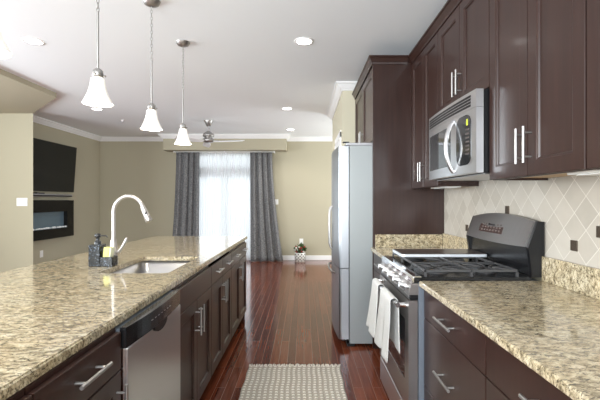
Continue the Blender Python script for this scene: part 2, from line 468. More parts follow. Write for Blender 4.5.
add_crown(b, (BX0, FARY), (BX0, BY), (-1, 0), CEIL, m0=-1, m1=1)
add_crown(b, (BX1, BY), (BX1, FARY), (1, 0), CEIL, m0=1, m1=-1)
struct('trim_3', b, M_TRIM)
b = BM(); add_crown(b, (-4.59, 6.38), (-4.59, FARY), (1, 0), CEIL, m1=-1); struct('trim_4', b, M_TRIM)
b = BM()
add_crown(b, (0.47, 4.86), (WX, 4.86), (0, -1), CEIL, m0=1)
add_crown(b, (0.47, 6.6), (0.47, 4.86), (-1, 0), CEIL, m0=1, m1=1)
struct('trim_5', b, M_TRIM)
b = BM(); add_box(b, -4.59, DX0-0.08, FARY-0.015, FARY, 0, 0.105, 0.004); add_box(b, DX1+0.08, 2.6, FARY-0.015, FARY, 0, 0.105, 0.004); struct('baseboard_far', b, M_TRIM)
b = BM(); add_box(b, -4.59, -4.575, 6.38, FARY-0.015, 0, 0.105, 0.004); struct('baseboard_left', b, M_TRIM)

# sliding glass door with a transom above
win = BM()
fy0, fy1 = FARY+0.02, FARY+0.10
add_box(win, DX0, DX0+0.06, fy0, fy1, 0, DZ); add_box(win, DX1-0.06, DX1, fy0, fy1, 0, DZ)
add_box(win, DX0, DX1, fy0, fy1, DZ-0.06, DZ); add_box(win, DX0, DX1, fy0, fy1, 0, 0.05)
add_box(win, DX0+0.06, DX1-0.06, fy0, fy1, 1.95, 2.09)
w1 = struct('window_1', win, M_TRIM)
mid = (DX0+DX1)/2
for i, (a0, a1, yy) in enumerate(((DX0+0.06, mid+0.04, 0.035), (mid-0.04, DX1-0.06, 0.075))):
    b = BM()
    add_box(b, a0, a0+0.07, FARY+yy-0.018, FARY+yy+0.018, 0.05, 1.95); add_box(b, a1-0.07, a1, FARY+yy-0.018, FARY+yy+0.018, 0.05, 1.95)
    add_box(b, a0+0.07, a1-0.07, FARY+yy-0.018, FARY+yy+0.018, 0.05, 0.14); add_box(b, a0+0.07, a1-0.07, FARY+yy-0.018, FARY+yy+0.018, 1.87, 1.95)
    s = obj('sash', b, M_TRIM, w1)
    box_obj('pane', a0+0.07, a1-0.07, FARY+yy-0.003, FARY+yy+0.003, 0.14, 1.87, M_PANE, s)
b = BM(); add_box(b, DX0+0.06, DX1-0.06, FARY+0.05, FARY+0.056, 2.09, DZ-0.06); obj('transom_pane', b, M_PANE, w1)
b = BM(); add_box(b, mid-0.012, mid+0.012, FARY+0.03, FARY+0.08, 2.09, DZ-0.06); obj('mullion', b, M_TRIM, w1)
b = BM()
add_box(b, DX0-0.08, DX0, FARY-0.015, FARY+0.02, 0, DZ+0.02, 0.003); add_box(b, DX1, DX1+0.08, FARY-0.015, FARY+0.02, 0, DZ+0.02, 0.003)
struct('trim_6', b, M_TRIM)
b = BM(); add_box(b, -6, 3, FARY+0.12, FARY+5, -0.2, -0.06); struct('ground', b, M_DECK)

# white door on the side of the fridge wall
b = BM(); add_box(b, 0.452, 0.47, 5.02, 5.09, 0, 2.2, 0.003); add_box(b, 0.452, 0.47, 5.83, 5.90, 0, 2.2, 0.003); add_box(b, 0.452, 0.47, 5.02, 5.90, 2.13, 2.22, 0.003)
d1 = struct('door_1', b, M_TRIM)
b = BM(); add_box(b, 0.46, 0.47, 5.09, 5.83, 0.01, 2.13); obj('door_leaf', b, M_TRIM, d1)
add = BM(); add_sphere(add, (0.42, 5.17, 0.95), 0.028); add_tube(add, [(0.46, 5.17, 0.95), (0.42, 5.17, 0.95)], 0.01); obj('door_knob', add, M_NICKEL, d1)

# tiled wall between worktop and wall cabinets
b = BM(); add_box(b, WX-0.008, WX-0.0005, 0.2, 3.600, 1.0, 1.9)
bs = struct('wall_backsplash', b, M_TILE)
for (yy, zz) in ((1.867, 1.1215), (2.481, 1.275), (3.095, 1.1215), (1.70, 1.198), (1.253, 1.1215), (1.0995, 1.275)):
    b = BM(); add_box(b, WX-0.012, WX-0.007, yy-0.024, yy+0.024, zz-0.025, zz+0.025, 0.0015); obj('accent_tile', b, M_BRONZE, bs)

# ------------------------------------------------------------------ cabinet building blocks
def handle(parent, xf, sg, y, z, length, vertical, name='handle'):
    """bar pull on a face at x = xf, sticking out towards sg (+1/-1 in x)"""
    bm = BM(); xo = xf + sg*0.034; h = length/2; q = h*0.66
    if vertical:
        add_tube(bm, [(xo, y, z-h), (xo, y, z+h)], 0.0062, 12)
        for s in (-q, q): add_tube(bm, [(xf+sg*0.0005, y, z+s), (xo, y, z+s)], 0.005, 8)
    else:
        add_tube(bm, [(xo, y-h, z), (xo, y+h, z)], 0.0062, 12)
        for s in (-q, q): add_tube(bm, [(xf+sg*0.0005, y+s, z), (xo, y+s, z)], 0.005, 8)
    return obj(name, bm, M_NICKEL, parent)

def slab(parent, name, xf, sg, y0, y1, z0, z1, g=0.0026, th=0.019):
    return box_obj(name, xf-sg*th, xf, y0+g, y1-g, z0+g, z1-g, M_WOOD, parent, 0.0016)

def shaker(parent, name, xf, sg, y0, y1, z0, z1, g=0.0026, th=0.019, st=0.062, dp=0.011):
    y0 += g; y1 -= g; z0 += g; z1 -= g
    bm = BM()
    def rect(x, i):
        return [bm.verts.new((x, y0+i, z0+i)), bm.verts.new((x, y1-i, z0+i)), bm.verts.new((x, y1-i, z1-i)), bm.verts.new((x, y0+i, z1-i))]
    R = [rect(xf-sg*th, 0), rect(xf-sg*0.002, 0), rect(xf, 0.002), rect(xf, st), rect(xf-sg*0.003, st+0.004), rect(xf-sg*0.004, st+0.008), rect(xf-sg*dp, st+0.012)]
    bm.faces.new(R[0][::-1])
    for a, c in zip(R, R[1:]):
        for k in range(4): bm.faces.new((a[k], a[(k+1) % 4], c[(k+1) % 4], c[k]))
    bm.faces.new(R[-1])
    return obj(name, bm, M_WOOD, parent)

# ------------------------------------------------------------------ right side: base cabinets
RF = 0.625        # face of the drawer fronts
RC = 0.60         # worktop edge
def base_body(t, y0, y1, sg, xf, xback):
    box_obj('body', xf-sg*0.0205, xback, y0+0.001, y1-0.001, 0.10, 0.882, M_WOOD, t)
    box_obj('toe_kick', xf-sg*0.075, xf-sg*0.093, y0+0.001, y1-0.001, 0.0, 0.0995, M_DGAP, t)

def drawer_cab(y0, y1, label, splits=(0.10, 0.375, 0.725, 0.872), hl=0.19):
    t = thing('base_cabinet', label, 'cabinet', (0.9, (y0+y1)/2, 0))
    base_body(t, y0, y1, -1, RF, WX-0.002)
    for z0, z1 in zip(splits, splits[1:]):
        d = slab(t, 'drawer', RF, -1, y0, y1, z0, z1)
        handle(d, RF, -1, (y0+y1)/2, (z0+z1)/2+0.0 if z1 > 0.8 else z1-0.175, hl, False)
    return t
drawer_cab(1.377, 2.085, 'dark espresso base cabinet of wide drawers next to the near side of the gas range')
drawer_cab(0.62, 1.375, 'dark espresso drawer cabinet nearest the viewer under the granite worktop')
t = thing('base_cabinet', 'narrow dark base cabinet between the gas range and the tall fridge panel', 'cabinet', (0.9, 3.27, 0))
base_body(t, 2.892, 3.600, -1, RF, WX-0.002)
d = slab(t, 'drawer', RF, -1, 2.892, 3.600, 0.725, 0.872); handle(d, RF, -1, 3.27, 0.80, 0.18, False)
d = shaker(t, 'door', RF, -1, 2.892, 3.27, 0.10, 0.725); handle(d, RF, -1, 3.20, 0.60, 0.15, True)
d = shaker(t, 'door', RF, -1, 3.27, 3.600, 0.10, 0.725); handle(d, RF, -1, 3.34, 0.60, 0.15, True)

def worktop_right(y0, y1, label, side=False):
    t = thing('countertop', label, 'countertop', (0.93, (y0+y1)/2, 0.884))
    box_obj('slab', RC, WX-0.001, y0, y1, 0.884, 0.914, M_GRAN, t, 0.005, 2)
    box_obj('upstand', WX-0.030, WX-0.009, y0, y1 if not side else y1-0.02, 0.9145, 1.042, M_GRAN, t, 0.002)
    if side: box_obj('upstand', RC+0.04, WX-0.031, y1-0.021, y1-0.001, 0.9145, 1.030, M_GRAN, t, 0.002)
    return t
worktop_right(0.2, 2.088, 'polished tan speckled granite worktop in front of the diamond tiles, near side of the range')
worktop_right(2.892, 3.600, 'short piece of speckled granite worktop between the range and the dark fridge panel', True)

# wall cabinets
UF = 0.965
UZ0, UZ1 = 1.437, 2.57
def wall_cab(y0, y1, z0, z1, label, ndoor=2, hz=1.56, tan=True, hl=0.155):
    t = thing('wall_cabinet', label, 'cabinet', (1.12, (y0+y1)/2, z0))
    b = BM()
    xi = UF+0.0205
    add_box(b, xi, WX-0.009, y0+0.0008, y0+0.018, z0, z1); add_box(b, xi, WX-0.009, y1-0.018, y1-0.0008, z0, z1)
    add_box(b, xi, WX-0.009, y0+0.018, y1-0.018, z1-0.018, z1)
    add_box(b, xi, xi+0.018, y0+0.018, y1-0.018, z0, z1-0.018)
    obj('body', b, M_WOOD, t)
    box_obj('underside', xi+0.018, WX-0.009, y0+0.018, y1-0.018, z0+0.012, z0+0.024, M_TAN, t)
    ys = [y0 + (y1-y0)*i/ndoor for i in range(ndoor+1)]
    for i in range(ndoor):
        d = shaker(t, 'door', UF, -1, ys[i], ys[i+1], z0, z1-0.012)
        hy = ys[i+1]-0.03 if (ndoor == 2 and i == 0) else ys[i]+0.03
        handle(d, UF, -1, hy, hz, hl, True)
    return t
wall_cab(1.372, 2.085, UZ0, UZ1, 'dark two-door wall cabinet hanging just in front of the microwave over the tiles', hz=1.57)
wall_cab(0.65, 1.370, UZ0, UZ1, 'dark wall cabinet nearest the viewer, cut by the edge of the view', hz=1.57)
wall_cab(2.087, 2.883, 1.925, UZ1, 'short dark two-door wall cabinet directly above the microwave', hz=2.06)
wall_cab(2.885, 3.600, UZ0, UZ1, 'dark wall cabinet between the microwave and the tall fridge panel', hz=1.565)

# crown on the cabinets
def cab_prof():
    return [(0, 0), (0, -0.07), (0.008, -0.07), (0.012, -0.055), (0.03, -0.018), (0.04, -0.012), (0.04, 0)]
b = BM()
add_crown(b, (UF+0.002, 0.65), (UF+0.002, 3.56), (-1, 0), 2.625, prof=cab_prof(), m1=0)
add_box(b, UF+0.002, WX-0.009, 0.65, 3.56, 2.5705, 2.6245)
o = obj('cabinet_crown', b, M_WOOD); tag(o, 'dark crown moulding running along the tops of the wall cabinets over the range', 'moulding')

# under-cabinet lights
for (x0, x1, y0, y1, z, lab) in ((1.05, 1.22, 0.95, 1.60, UZ0+0.0, 'pale slim light bar under the wall cabinets nearest the viewer'),
                           (1.06, 1.18, 3.0, 3.35, UZ0+0.0, 'pale slim light bar under the wall cabinet beside the fridge panel')):
    t = thing('under_cabinet_light', lab, 'light', ((x0+x1)/2, (y0+y1)/2, z-0.015))
    box_obj('housing', x0, x1, y0, y1, z-0.004, z+0.0115, M_WHITE, t, 0.003)
    box_obj('lens', x0+0.02, x1-0.02, y0+0.03, y1-0.03, z-0.007, z-0.0041, M_CRYST, t)

# ------------------------------------------------------------------ tall cabinet round the fridge
FX = 0.62
t = thing('fridge_surround_cabinet', 'tall dark fridge surround with a glossy side panel and two doors over the fridge', 'cabinet', (0.95, 4.2, 0))
b = BM(); add_box(b, FX, WX-0.001, 3.602, 3.625, 0, 2.57, 0.002); obj('side_panel', b, M_WOOD, t)
b = BM(); add_box(b, FX, WX-0.001, 4.83, 4.853, 0, 2.57, 0.002); obj('side_panel', b, M_WOOD, t)
b = BM(); add_box(b, FX+0.021, WX-0.001, 3.6255, 4.8295, 1.875, 2.57); obj('body', b, M_WOOD, t)
for (y0, y1, hy) in ((3.625, 4.225, 4.185), (4.225, 4.83, 4.265)):
    d = shaker(t, 'door', FX, -1, y0, y1, 1.875, 2.55); handle(d, FX, -1, hy, 1.98, 0.15, True)
b = BM()
add_crown(b, (FX, 3.602), (FX, 4.853), (-1, 0), 2.63, prof=cab_prof(), m0=1)
add_crown(b, (UF-0.036, 3.602), (FX, 3.602), (0, -1), 2.63, prof=cab_prof(), m1=1)
add_box(b, FX, WX-0.001, 3.602, 4.853, 2.5705, 2.6295)
obj('crown', b, M_WOOD, t)

# ------------------------------------------------------------------ refrigerator
t = thing('refrigerator', 'tall stainless steel refrigerator with pale grey side, set beside the dark tall panel', 'refrigerator', (0.75, 4.13, 0))
FY0, FY1 = 3.64, 4.58
# the body stands a little proud of the cabinet
FB = 0.415
box_obj('body', FB, 1.22, FY0, FY1, 0.03, 1.835, M_FRSIDE, t, 0.004)
box_obj('top_cover', FB-0.03, 1.20, FY0+0.005, FY1-0.005, 1.836, 1.862, M_SILVER, t, 0.003)
def fridge_door(y0, y1, z0, z1, bow0, bow1):
    bm = BM(); n = 10; poly = []
    yc = (FY0+FY1)/2; hw = (FY1-FY0)/2
    def xf(y): return 0.292 + 0.028*((y-yc)/hw)**2
    pts = [(xf(y0)+0.022, y0), (xf(y0)+0.007, y0+0.005)]
    for i in range(n+1):
        y = y0+0.014 + (y1-y0-0.028)*i/n; pts.append((xf(y), y))
    pts += [(xf(y1)+0.007, y1-0.005), (xf(y1)+0.022, y1), (FB-0.008, y1), (FB-0.008, y0)]
    add_prism(bm, pts, 'z', z0, z1)
    return obj('door', bm, M_STEELV, t), xf
for (y0, y1, z0, z1, hy) in ((FY0, 4.107, 0.72, 1.83, 4.06), (4.113, FY1, 0.72, 1.83, 4.16)):
    d, xf = fridge_door(y0, y1, z0, z1, 0, 0)
    bm = BM(); x = xf(hy)
    add_tube(bm, [(x-0.001, hy, 0.84), (x-0.022, hy, 0.86), (x-0.030, hy, 0.90), (x-0.032, hy, 1.08), (x-0.030, hy, 1.22), (x-0.022, hy, 1.26), (x-0.001, hy, 1.28)], 0.009, 10)
    obj('handle', bm, M_NICKEL, d)
d, xf = fridge_door(FY0, FY1, 0.07, 0.714, 0, 0); d.name = 'freezer_drawer'
bm = BM(); x = xf(4.16)
add_tube(bm, [(x-0.0+0.01, 3.86, 0.64), (x-0.02, 3.90, 0.64), (x-0.032, 4.16, 0.64), (x-0.02, 4.42, 0.64), (x+0.01, 4.46, 0.64)], 0.011, 10)
obj('handle', bm, M_NICKEL, d)
b = BM(); add_box(b, FB-0.007, FB-0.0005, FY0+0.012, FY1-0.012, 0.07, 1.825); obj('gasket', b, M_BLACK, t)
b = BM(); add_box(b, FB-0.02, FB+0.05, FY0+0.02, FY1-0.02, 0.0, 0.069 if False else 0.0295); obj('kick_grille', b, M_BLACK, t)
for ya in (FY0+0.01, FY1-0.06): box_obj('hinge_cover', FB-0.06, FB, ya, ya+0.05, 1.8625, 1.872, M_GREY, t, 0.004)

# ------------------------------------------------------------------ gas range
RY0, RY1 = 2.092, 2.888
RYc = (RY0+RY1)/2
t = thing('gas_range', 'stainless gas range with black cooktop and tilted control backguard', 'stove', (0.9, RYc, 0))
box_obj('body', 0.60, 1.255, RY0, RY1, 0.03, 0.905, M_GREYEN, t, 0.002)
for (x, y) in ((0.66, RY0+0.05), (0.66, RY1-0.05), (1.2, RY0+0.05), (1.2, RY1-0.05)):
    b = BM(); add_lathe(b, [(0.018, 0.0), (0.018, 0.029)], x, y, 12, True, True); obj('foot', b, M_BLACK, t)
b = BM(); add_prism(b, [(0.575, 0.905), (0.575, 0.925), (0.583, 0.931), (1.19, 0.931), (1.19, 0.9055), (0.60, 0.9055)], 'y', RY0-0.002, RY1+0.002); obj('cooktop', b, M_ENAMEL, t)
b = BM(); add_prism(b, [(0.562, 0.898), (0.562, 0.925), (0.572, 0.935), (0.612, 0.937), (0.612, 0.9315), (0.5745, 0.9315), (0.5745, 0.898)], 'y', RY0-0.004, RY1+0.004); obj('front_trim', b, M_CHROME, t)
# control panel (leans back) and knobs
b = BM(); add_prism(b, [(0.548, 0.838), (0.562, 0.8975), (0.5995, 0.8975), (0.5995, 0.838)], 'y', RY0+0.002, RY1-0.002); cp = obj('control_panel', b, M_BGSTEEL, t)
nrm = Vector((-0.0595, 0, 0.014)).normalized()
for yy in (2.19, 2.345, 2.49, 2.635, 2.79):
    bm = BM(); c0 = Vector((0.5548, yy, 0.868))
    add_tube(bm, [c0, c0+nrm*0.008, c0+nrm*0.0085, c0+nrm*0.030, c0+nrm*0.034], [0.026, 0.026, 0.021, 0.0185, 0.014], 20)
    k = obj('knob', bm, M_STEEL, t)
    bm = BM(); g0 = c0+nrm*0.0345
    add_box(bm, g0.x-0.006, g0.x+0.003, yy-0.0035, yy+0.0035, g0.z-0.017, g0.z+0.017, 0.001); obj('grip', bm, M_STEEL, k)
# vent slots between panel and door
b = BM(); add_box(b, 0.556, 0.5995, RY0+0.01, RY1-0.01, 0.812, 0.8375); v = obj('vent_strip', b, M_BLACK, t)
b = BM()
for i in range(3): add_box(b, 0.551, 0.5555, RY0+0.02, RY1-0.02, 0.815+i*0.0078, 0.8185+i*0.0078)
obj('vent_slat', b, M_STEEL, v)
# oven door with a window
b = BM()
OX = 0.548
z0, z1 = 0.225, 0.808
wy0, wy1, wz0, wz1 = RY0+0.085, RY1-0.085, 0.36, 0.69
add_box(b, OX, 0.595, RY0+0.003, RY1-0.003, z0, wz0); add_box(b, OX, 0.595, RY0+0.003, RY1-0.003, wz1, z1)
add_box(b, OX, 0.595, RY0+0.003, wy0, wz0, wz1); add_box(b, OX, 0.595, wy1, RY1-0.003, wz0, wz1)
od = obj('oven_door', b, M_BGSTEEL, t)
box_obj('oven_window', OX+0.003, OX+0.02, wy0, wy1, wz0, wz1, M_OVENGL, od)
b = BM(); add_tube(b, [(0.503, RY0+0.05, 0.772), (0.497, RY0+0.12, 0.774), (0.494, RYc, 0.774), (0.497, RY1-0.12, 0.774), (0.503, RY1-0.05, 0.772)], 0.0135, 14)
for yy in (RY0+0.065, RY1-0.065): add_tube(b, [(0.503, yy, 0.772), (OX+0.0, yy, 0.770)], [0.011, 0.016], 12)
obj('door_handle', b, M_CHROME, od)
bm = BM()
add_tube(bm, [(OX-0.0008, 2.60+0.012*math.cos(a), 0.295+0.014*math.sin(a)) for a in [0.6+i*0.35 for i in range(12)]], 0.0016, 6); obj('emblem', bm, M_BLACK, od)
b = BM(); add_box(b, OX+0.002, 0.5995, RY0+0.003, RY1-0.003, 0.05, 0.212, 0.003); obj('storage_drawer', b, M_STEEL, t)
# burners and grates
for (x, y, r) in ((0.74, 2.25, 0.045), (0.74, 2.73, 0.05), (1.02, 2.25, 0.036), (1.02, 2.73, 0.04), (0.88, RYc, 0.05)):
    bm = BM(); add_lathe(bm, [(r*1.5, 0.9315), (r*1.45, 0.938), (r, 0.939)], x, y, 24, False, False)
    add_lathe(bm, [(r, 0.939), (r, 0.95), (r*0.85, 0.955)], x, y, 24, True, True)
    obj('burner', bm, M_IRON, t)
def grate(ya, yb, ctrs):
    bm = BM(); zt = 0.968; h = 0.0125; w = 0.011; xa, xb = 0.635, 1.13
    for yy in (ya+w/2, yb-w/2): add_box(bm, xa, xb, yy-w/2, yy+w/2, zt-h, zt, 0.002)
    for xx in (xa+w/2, xb-w/2, (xa+xb)/2): add_box(bm, xx-w/2, xx+w/2, ya, yb, zt-h, zt, 0.002)
    for (cx, cy) in ctrs:
        for k in range(4):
            a = PI/4+k*PI/2; r0, r1 = 0.028, min(0.135, (yb-ya)*0.62)
            p = [(cx+r*math.cos(a)*1.0, max(ya+0.005, min(yb-0.005, cy+r*math.sin(a))), zt-0.0085+dz) for r, dz in ((r0, -0.004), (r0+0.01, 0.001), (r1*0.7, 0.002), (r1, -0.001))]
            add_tube(bm, p, [0.0045, 0.0055, 0.0055, 0.0055], 8)
        for k in range(2):
            a = k*PI; p = [(cx+0.03*math.cos(a), cy, zt-0.006), (cx+0.12*math.cos(a), cy, zt-0.006)]
            add_tube(bm, p, 0.004, 8)
        for k in (-1, 1): add_tube(bm, [(cx, cy+k*0.03, zt-0.006), (cx, cy+k*(yb-ya)/2*0.97, zt-0.006)], 0.005, 8)
    for xx in (xa+w/2, xb-w/2, (xa+xb)/2):
        for yy in (ya+w/2, yb-w/2): add_box(bm, xx-w/2, xx+w/2, yy-w/2, yy+w/2, 0.9312, zt-h)
    obj('grate', bm, M_IRON, t)
grate(2.105, 2.365, ((0.74, 2.235), (1.02, 2.235)))
grate(2.37, 2.61, ((0.88, RYc),))
grate(2.615, 2.875, ((0.74, 2.745), (1.02, 2.745)))
# backguard
bm = BM(); add_box(bm, 1.195, 1.255, RY0+0.004, RY1-0.004, 0.931, 1.10); obj('backguard_riser', bm, M_ENAMEL, t)
def arch(s): return 1.222 + 0.032*(1-(2*s-1)**2)
n = 16
bm = BM()
def strip(xt, xb, zb, off, y0, y1):
    top = []; bot = []
    for i in range(n+1):
        s = i/n; y = y0+(y1-y0)*s
        top.append((xt+off, y, arch(s))); bot.append((xb+off, y, zb-0.010*(1-(2*s-1)**2)))
    return top, bot
T, Bq = strip(1.215, 1.165, 1.088, 0, RY0+0.02, RY1-0.02)
T2, B2 = strip(1.215, 1.165, 1.088, 0.012, RY0+0.02, RY1-0.02)
V = [[bm.verts.new(p) for p in q] for q in (T, Bq, T2, B2)]
for i in range(n):
    bm.faces.new((V[0][i], V[0][i+1], V[1][i+1], V[1][i])); bm.faces.new((V[2][i], V[2][i+1], V[3][i+1], V[3][i]))
    bm.faces.new((V[0][i], V[0][i+1], V[2][i+1], V[2][i])); bm.faces.new((V[1][i], V[1][i+1], V[3][i+1], V[3][i]))
for e in (0, n): bm.faces.new((V[0][e], V[1][e], V[3][e], V[2][e]))
bg = obj('backguard', bm, M_BGSTEEL, t)
# black shell behind the steel face, with the side caps
bm = BM()
prof_end = [(1.178, 1.083), (1.228, 1.224), (1.255, 1.220), (1.255, 0.931), (1.19, 0.931), (1.185, 1.0)]
for (ya, yb) in ((RY0-0.004, RY0+0.019), (RY1-0.019, RY1+0.004)):
    add_prism(bm, [(x-(0.006), z) if i < 2 else (x, z) for i, (x, z) in enumerate(prof_end)], 'y', ya, yb)
top = []
for i in range(n+1):
    s = i/n; y = RY0+0.019+(RY1-RY0-0.038)*s
    top.append([bm.verts.new((1.2285, y, arch(s)-0.002)), bm.verts.new((1.255, y, arch(s)-0.004)), bm.verts.new((1.255, y, 1.10)), bm.verts.new((1.183, y, 1.10))])
for i in range(n):
    for k in range(4): bm.faces.new((top[i][k], top[i+1][k], top[i+1][(k+1) % 4], top[i][(k+1) % 4]))
obj('backguard_shell', bm, M_BLACK, t)
# control display on the tilted face
def on_face(y, f, off):    # f 0 bottom .. 1 top of the face at mid height
    return Vector((1.165+0.05*f-off, y, 1.09+0.135*f+off*0.35))
bm = BM()
q = [on_face(2.39, 0.30, 0.003), on_face(2.70, 0.30, 0.003), on_face(2.70, 0.90, 0.003), on_face(2.39, 0.90, 0.003)]
q2 = [on_face(2.39, 0.30, -0.003), on_face(2.70, 0.30, -0.003), on_face(2.70, 0.90, -0.003), on_face(2.39, 0.90, -0.003)]
A = [bm.verts.new(p) for p in q]; A2 = [bm.verts.new(p) for p in q2]; bm.faces.new(A); bm.faces.new(A2[::-1])
for k in range(4): bm.faces.new((A[k], A[(k+1) % 4], A2[(k+1) % 4], A2[k]))
dsp = obj('display', bm, M_DISPLAY, bg)
bm = BM()
for r in range(4):
    for c in range(7):
        if r >= 2 and 2 <= c <= 4: continue
        y = 2.415 + c*0.038; f = 0.37+r*0.135
        Q = [bm.verts.new(on_face(y+a, f+bb, 0.0042)) for a, bb in ((0, 0), (0.022, 0), (0.022, 0.07), (0, 0.07))]; bm.faces.new(Q)
obj('button_row', bm, M_BUTTON, dsp)
bm = BM()
Q = [bm.verts.new(on_face(y, f, 0.0042)) for y, f in ((2.50, 0.62), (2.59, 0.62), (2.59, 0.83), (2.50, 0.83))]; bm.faces.new(Q)
obj('clock_screen', bm, M_BGLASS, dsp)

# dark flat tray across the back of the cooktop
t = thing('stovetop_tray', 'flat dark tray with a pale rim lying over the far grates of the gas range', 'tray', (0.92, 2.72, 0.9685))
bm = BM()
def rrect(x0, x1, y0, y1, r, n=5):
    P = []
    for cx, cy, a0 in ((x1-r, y1-r, 0), (x0+r, y1-r, PI/2), (x0+r, y0+r, PI), (x1-r, y0+r, 1.5*PI)):
        for i in range(n+1): a = a0+PI/2*i/n; P.append((cx+r*math.cos(a), cy+r*math.sin(a)))
    return P
add_prism(bm, rrect(0.63, 1.188, 2.58, 2.86, 0.02), 'z', 0.9688, 0.9855); obj('rim', bm, M_ALU, t)
bm = BM(); add_prism(bm, rrect(0.635, 1.183, 2.586, 2.855, 0.018), 'z', 0.9857, 0.9885); obj('tray_top', bm, M_TRAY, t)

# towels on the oven handle
def towel(y0, y1, zb_front, zb_back, label, seed, flare=0.02):
    t = None
    rnd = random.Random(seed)
    bm = BM(); nu = 16; xc = 0.4955; zc = 0.774
    prof = []
    for i in range(9): prof.append((xc-0.020, zb_front + (zc-zb_front)*i/8, 1-i/8))
    for i in range(1, 8): a = PI-PI*i/8; prof.append((xc+0.020*math.cos(a), zc+0.0195*math.sin(a), 0))
    for i in range(9): prof.append((xc+0.020, zc-(zc-zb_back)*i/8, -i/8))
    rows = []
    ph = rnd.random()*6
    for (x, z, s) in prof:
        row = []
        for k in range(nu+1):
            u = k/nu; w = (y1-y0); ss = abs(s)
            y = (y0+y1)/2 + (u-0.5)*w*(0.86+0.22*ss) + 0.004*math.sin(z*30+ph)
            fold = 0.009*ss*math.sin(u*9+ph) + 0.004*ss*math.sin(u*17+ph*2)
            xx = x + (fold - 0.006*ss - flare*max(s, 0)**1.5 if s > 0 else (min(0, fold)*0.3))
            row.append(bm.verts.new((xx, y, z - 0.006*math.sin(u*5+ph)*ss)))
        rows.append(row)
    for a, c in zip(rows, rows[1:]):
        for k in range(nu): f = bm.faces.new((a[k], a[k+1], c[k+1], c[k])); f.smooth = True
    o = obj('dish_towel', bm, M_TOWEL); tag(o, label, 'towel')
    md = o.modifiers.new('thickness', 'SOLIDIFY'); md.thickness = 0.005; md.offset = 1
    md = o.modifiers.new('smooth', 'SUBSURF'); md.levels = 1; md.render_levels = 1
    return o
towel(2.55, 2.79, 0.46, 0.56, 'white dish towel hung on the oven handle at the end towards the refrigerator', 3, 0.03)
towel(2.17, 2.50, 0.45, 0.50, 'longer white dish towel hung on the oven handle nearer the worktop drawers', 11, 0.02)

# ------------------------------------------------------------------ microwave
MY0, MY1, MZ0, MZ1 = 2.09, 2.88, 1.478, 1.918
t = thing('microwave', 'stainless over-the-range microwave with curved handle and black side', 'microwave', (1.08, 2.485, MZ0))
box_obj('body', 0.945, WX-0.009, MY0+0.003, MY1-0.003, MZ0, MZ1, M_BLACK, t, 0.002)
def mwx(y): s = (y-MY0)/(MY1-MY0); return 0.900 - 0.014*(1-(2*s-1)**2)
def bowed(y0, y1, z0, z1, off, depth, n=12):
    bm = BM(); P = [(mwx(y0+(y1-y0)*i/n)+off, y0+(y1-y0)*i/n) for i in range(n+1)]
    P += [(mwx(y0+(y1-y0)*i/n)+off+depth, y0+(y1-y0)*i/n) for i in range(n, -1, -1)]
    add_prism(bm, P, 'z', z0, z1); return bm
dr = obj('door', bowed(MY0+0.245, MY1, MZ0+0.002, MZ1-0.095, 0, 0.0385), M_STEEL, t)
obj('window', bowed(MY0+0.325, MY1-0.035, MZ0+0.062, MZ1-0.138, -0.0015, 0.012), M_BGLASS, dr)
bm = BM(); hy = MY0+0.275
pts = []
for i in range(15):
    s = i/14; zz = MZ0+0.022+s*(MZ1-0.115-MZ0-0.022); d = 0.050*math.sin(PI*s)**0.7 if 0 < s < 1 else 0
    pts.append((mwx(hy)-d+0.001, hy+0.012-0.012*math.sin(PI*s), zz))
add_tube(bm, pts, [0.012]*15, 12); obj('handle', bm, M_STEEL, dr)
pn = obj('control_panel', bowed(MY0, MY0+0.243, MZ0+0.002, MZ1-0.095, 0, 0.0385, 6), M_STEEL, t)
# rounded black keypad
bm = BM()
P = rrect(MY0+0.055, MY0+0.235, MZ0+0.05, MZ1-0.115, 0.055, 6)
A = [bm.verts.new((mwx(y)-0.003, y, z)) for y, z in P]; A2 = [bm.verts.new((mwx(y)+0.002, y, z)) for y, z in P]
bm.faces.new(A); bm.faces.new(A2[::-1])
for k in range(len(P)): bm.faces.new((A[k], A[(k+1) % len(P)], A2[(k+1) % len(P)], A2[k]))
kp = obj('keypad', bm, M_BGLASS, pn)
bm = BM()
for r in range(7):
    for c in range(3):
        y = MY0+0.075+c*0.014; z = MZ0+0.105+r*0.022
        bm.faces.new([bm.verts.new((mwx(y)-0.0036, y+a, z+bb)) for a, bb in ((0, 0), (0.009, 0), (0.009, 0.010), (0, 0.010))])
obj('keypad_buttons', bm, M_BUTTON, kp)
bm = BM(); y = MY0+0.085
bm.faces.new([bm.verts.new((mwx(y)-0.0038, y+a, MZ1-0.175+bb)) for a, bb in ((0, 0), (0.028, 0), (0.028, 0.035), (0, 0.035))])
obj('sticker', bm, M_STICK, kp)
vg = obj('vent_grille', bowed(MY0, MY1, MZ1-0.093, MZ1, 0, 0.0385), M_STEEL, t)
for i in range(4):
    obj('vent_slot', bowed(MY0+0.06, MY1-0.02, MZ1-0.080+i*0.0165, MZ1-0.0675+i*0.0165, -0.001, 0.004), M_BLACK, vg)
box_obj('underside_panel', 0.95, WX-0.02, MY0+0.02, MY1-0.02, MZ0-0.006, MZ0-0.0005, M_STEEL, t)

